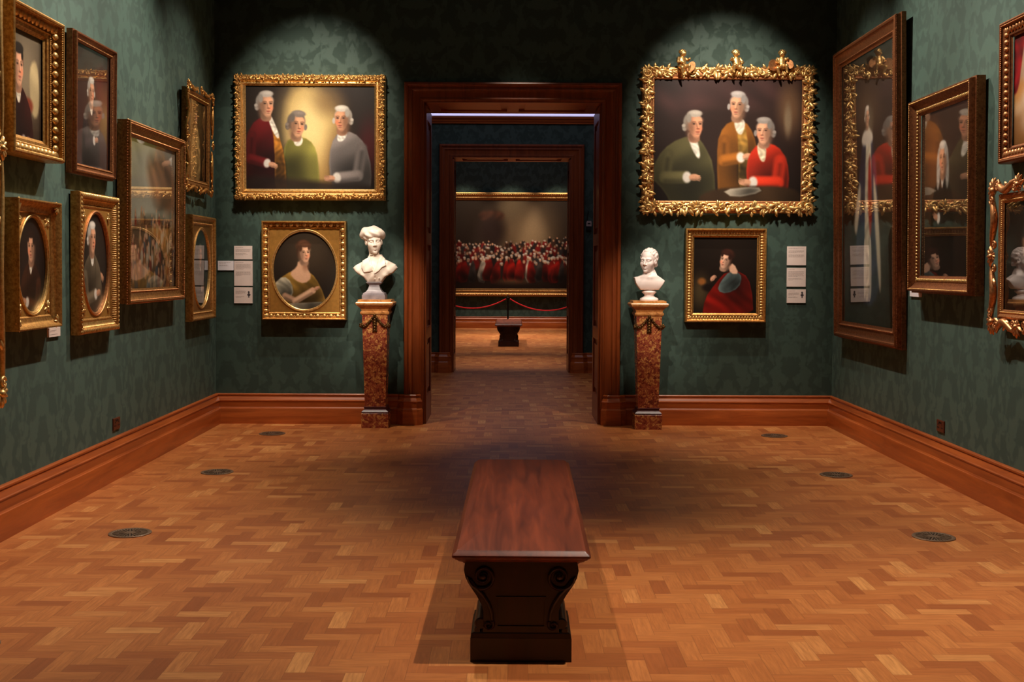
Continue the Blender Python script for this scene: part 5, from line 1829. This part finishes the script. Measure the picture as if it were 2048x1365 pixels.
for sx in (-1, 1):
    for top in (0, 1):
        g = Geo()
        m = mat4((sx * (w_ / 2 - s_ - 0.036), -0.036, (h_ - s_ - 0.052) if top else s_ + 0.052), (1, 0, 0), (0, 0, 1), (0, -1, 0))
        g.add(flower_vf(0.022, 6), m)
        for th in (PI / 2, -PI / 2): g.add(leaf_vf(0.044, 0.018, 0.008, 0.004, 5, 4, 1), m @ RZ(th))
        g.build('corner_rosette', M_GOLD, r, 75)

r, w_, h_, s_ = framed('small glazed gilt frame with oval opening, low beside the left corner', 'left', 10.28, 11.10, 1.054, 2.016,
    [(0, 0), (0, .050), (.004, .062), (.012, .068), (.022, .066), (.028, .056), (.044, .046), (.060, .042), (.066, .046), (.074, .044), (.080, .036), (.092, .032)],
    M_GOLDW, lambda A: portrait(A, (54, 60, 66), (120, 112, 104), 'wig', ((34, 40, 40), (24, 26, 26)), .5, .34, .11, .3, (200, 196, 190)), 0.4, False)
oval(r, w_, h_, s_, 0.034, 0.285, 0.362, M_MATD, M_GOLD)
t = np.linspace(0, 2 * PI, 64, endpoint=False)
Geo().add(([(0.285 * math.cos(q), -0.030, h_ / 2 + 0.362 * math.sin(q)) for q in t], [tuple(range(64))])).build('glass', M_GLASS, r, 0)
beads(r, w_, h_, 0.070, 0.045, 0.0045, 0.014, M_GOLD)

r, w_, h_, s_ = framed('huge carved gilt frame cut off by the left edge of the photo', 'left', 4.72, 6.415, 0.775, 3.62,
    [(.075, 0), (.075, .040), (.085, .060), (.105, .066), (.125, .058), (.135, .052), (.142, .056), (.150, .054), (.165, .044)], M_GOLDW,
    lambda A: portrait(A, (60, 50, 70), (200, 190, 180), 'wig', ((60, 48, 40), (40, 32, 28)), .5, .22, .07, .2), 0.4, True)
g = Geo(); rococo(g, w_, h_, 0.120, 0.070, 31); g.build('scroll_carving', M_GOLD, r, 75)

# ---- right wall
r, w_, h_, s_ = framed('tall glazed full-length painting of a robed man on the right wall', 'right', 9.225, 11.02, 0.90, 3.607,
    [(0, 0), (0, .036), (.014, .040), (.016, .070), (.022, .084), (.034, .090), (.046, .086), (.052, .074), (.070, .064), (.100, .058), (.120, .060), (.128, .066), (.138, .064), (.144, .052), (.165, .044)],
    M_GOLDB, pic_robed, 1.0, True)
beads(r, w_, h_, 0.018, 0.074, 0.004, 0.014, M_GOLDB); beads(r, w_, h_, 0.133, 0.066, 0.004, 0.014, M_GOLDB)

r, w_, h_, s_ = framed('glazed gilt frame on the right wall, man in a long white wig', 'right', 7.735, 8.955, 1.372, 2.855,
    [(0, 0), (0, .062), (.012, .066), (.014, .092), (.020, .104), (.028, .106), (.036, .100), (.044, .086), (.064, .070), (.084, .060), (.090, .064), (.108, .062), (.114, .054), (.132, .044)],
    M_GOLDB, lambda A: portrait(A, (24, 18, 16), (206, 198, 188), 'judge', ((58, 40, 28), (26, 19, 15)), .44, .30, .095, -.2, (196, 188, 178),
                                lambda p: p.blob(A * .22, .25, .12, .2, (110, 62, 34), .6)), 0.6, True, side=M_GOLDB)
g = Geo(); leaf_row(g, w_, h_, 0.088, 0.060, 0.026, 0.024, 0.022, 0.009, 0.008, 0, True, 0.1); g.build('leaf_moulding', M_GOLD, r, 75)
beads(r, w_, h_, 0.033, 0.102, 0.0045, 0.014, M_GOLD); beads(r, w_, h_, 0.004, 0.058, 0.005, 0.018, M_GOLD)

r, w_, h_, s_ = framed('dark gilt frame at the upper right edge with red curtain and golden sky', 'right', 6.55, 7.36, 2.224, 3.115,
    [(0, 0), (0, .068), (.004, .082), (.014, .090), (.024, .086), (.030, .076), (.042, .064), (.060, .056), (.080, .052), (.084, .058), (.092, .056), (.096, .046), (.106, .040)],
    M_GOLDB, pic_soldier_sky, 0.5, False)
g = Geo(); leaf_row(g, w_, h_, 0.040, 0.064, 0.044, 0.040, 0.034, 0.014, 0.010, 0, True, 0.2); g.build('leaf_moulding', M_GOLDR, r, 75)
beads(r, w_, h_, 0.026, 0.084, 0.0045, 0.013, M_GOLDR)

r, w_, h_, s_ = framed('pierced scroll-carved gilt frame low at the right edge of the photo', 'right', 6.62, 7.48, 1.15, 2.125,
    [(.086, 0), (.086, .036), (.092, .054), (.104, .060), (.116, .054), (.122, .048), (.128, .052), (.136, .050), (.148, .040)], M_GOLDR,
    lambda A: portrait(A, (30, 26, 26), (60, 50, 44), 'dark', ((44, 32, 24), (22, 17, 14)), .5, .36, .11, .2, (150, 140, 130)), 0.4, True)
g = Geo(); rococo(g, w_, h_, 0.118, 0.062, 41); g.build('scroll_carving', M_GOLDR, r, 75)
beads(r, w_, h_, 0.132, 0.052, 0.0045, 0.013, M_GOLD)

# ---- end wall of the third room
r, w_, h_, s_ = framed('huge dark crowd scene with red robes on the end wall beyond both doorways', 'end', -1.72, 1.81, 0.815, 3.475,
    [(0, 0), (0, .080), (.010, .100), (.030, .112), (.055, .110), (.075, .096), (.090, .086), (.120, .078), (.135, .084), (.150, .082), (.160, .066), (.190, .056), (.205, .050)], M_GOLDD, pic_hall_crowd, 0.8, False)
beads(r, w_, h_, 0.06, 0.112, 0.016, 0.046, M_GOLD); beads(r, w_, h_, 0.143, 0.084, 0.010, 0.03, M_GOLD)
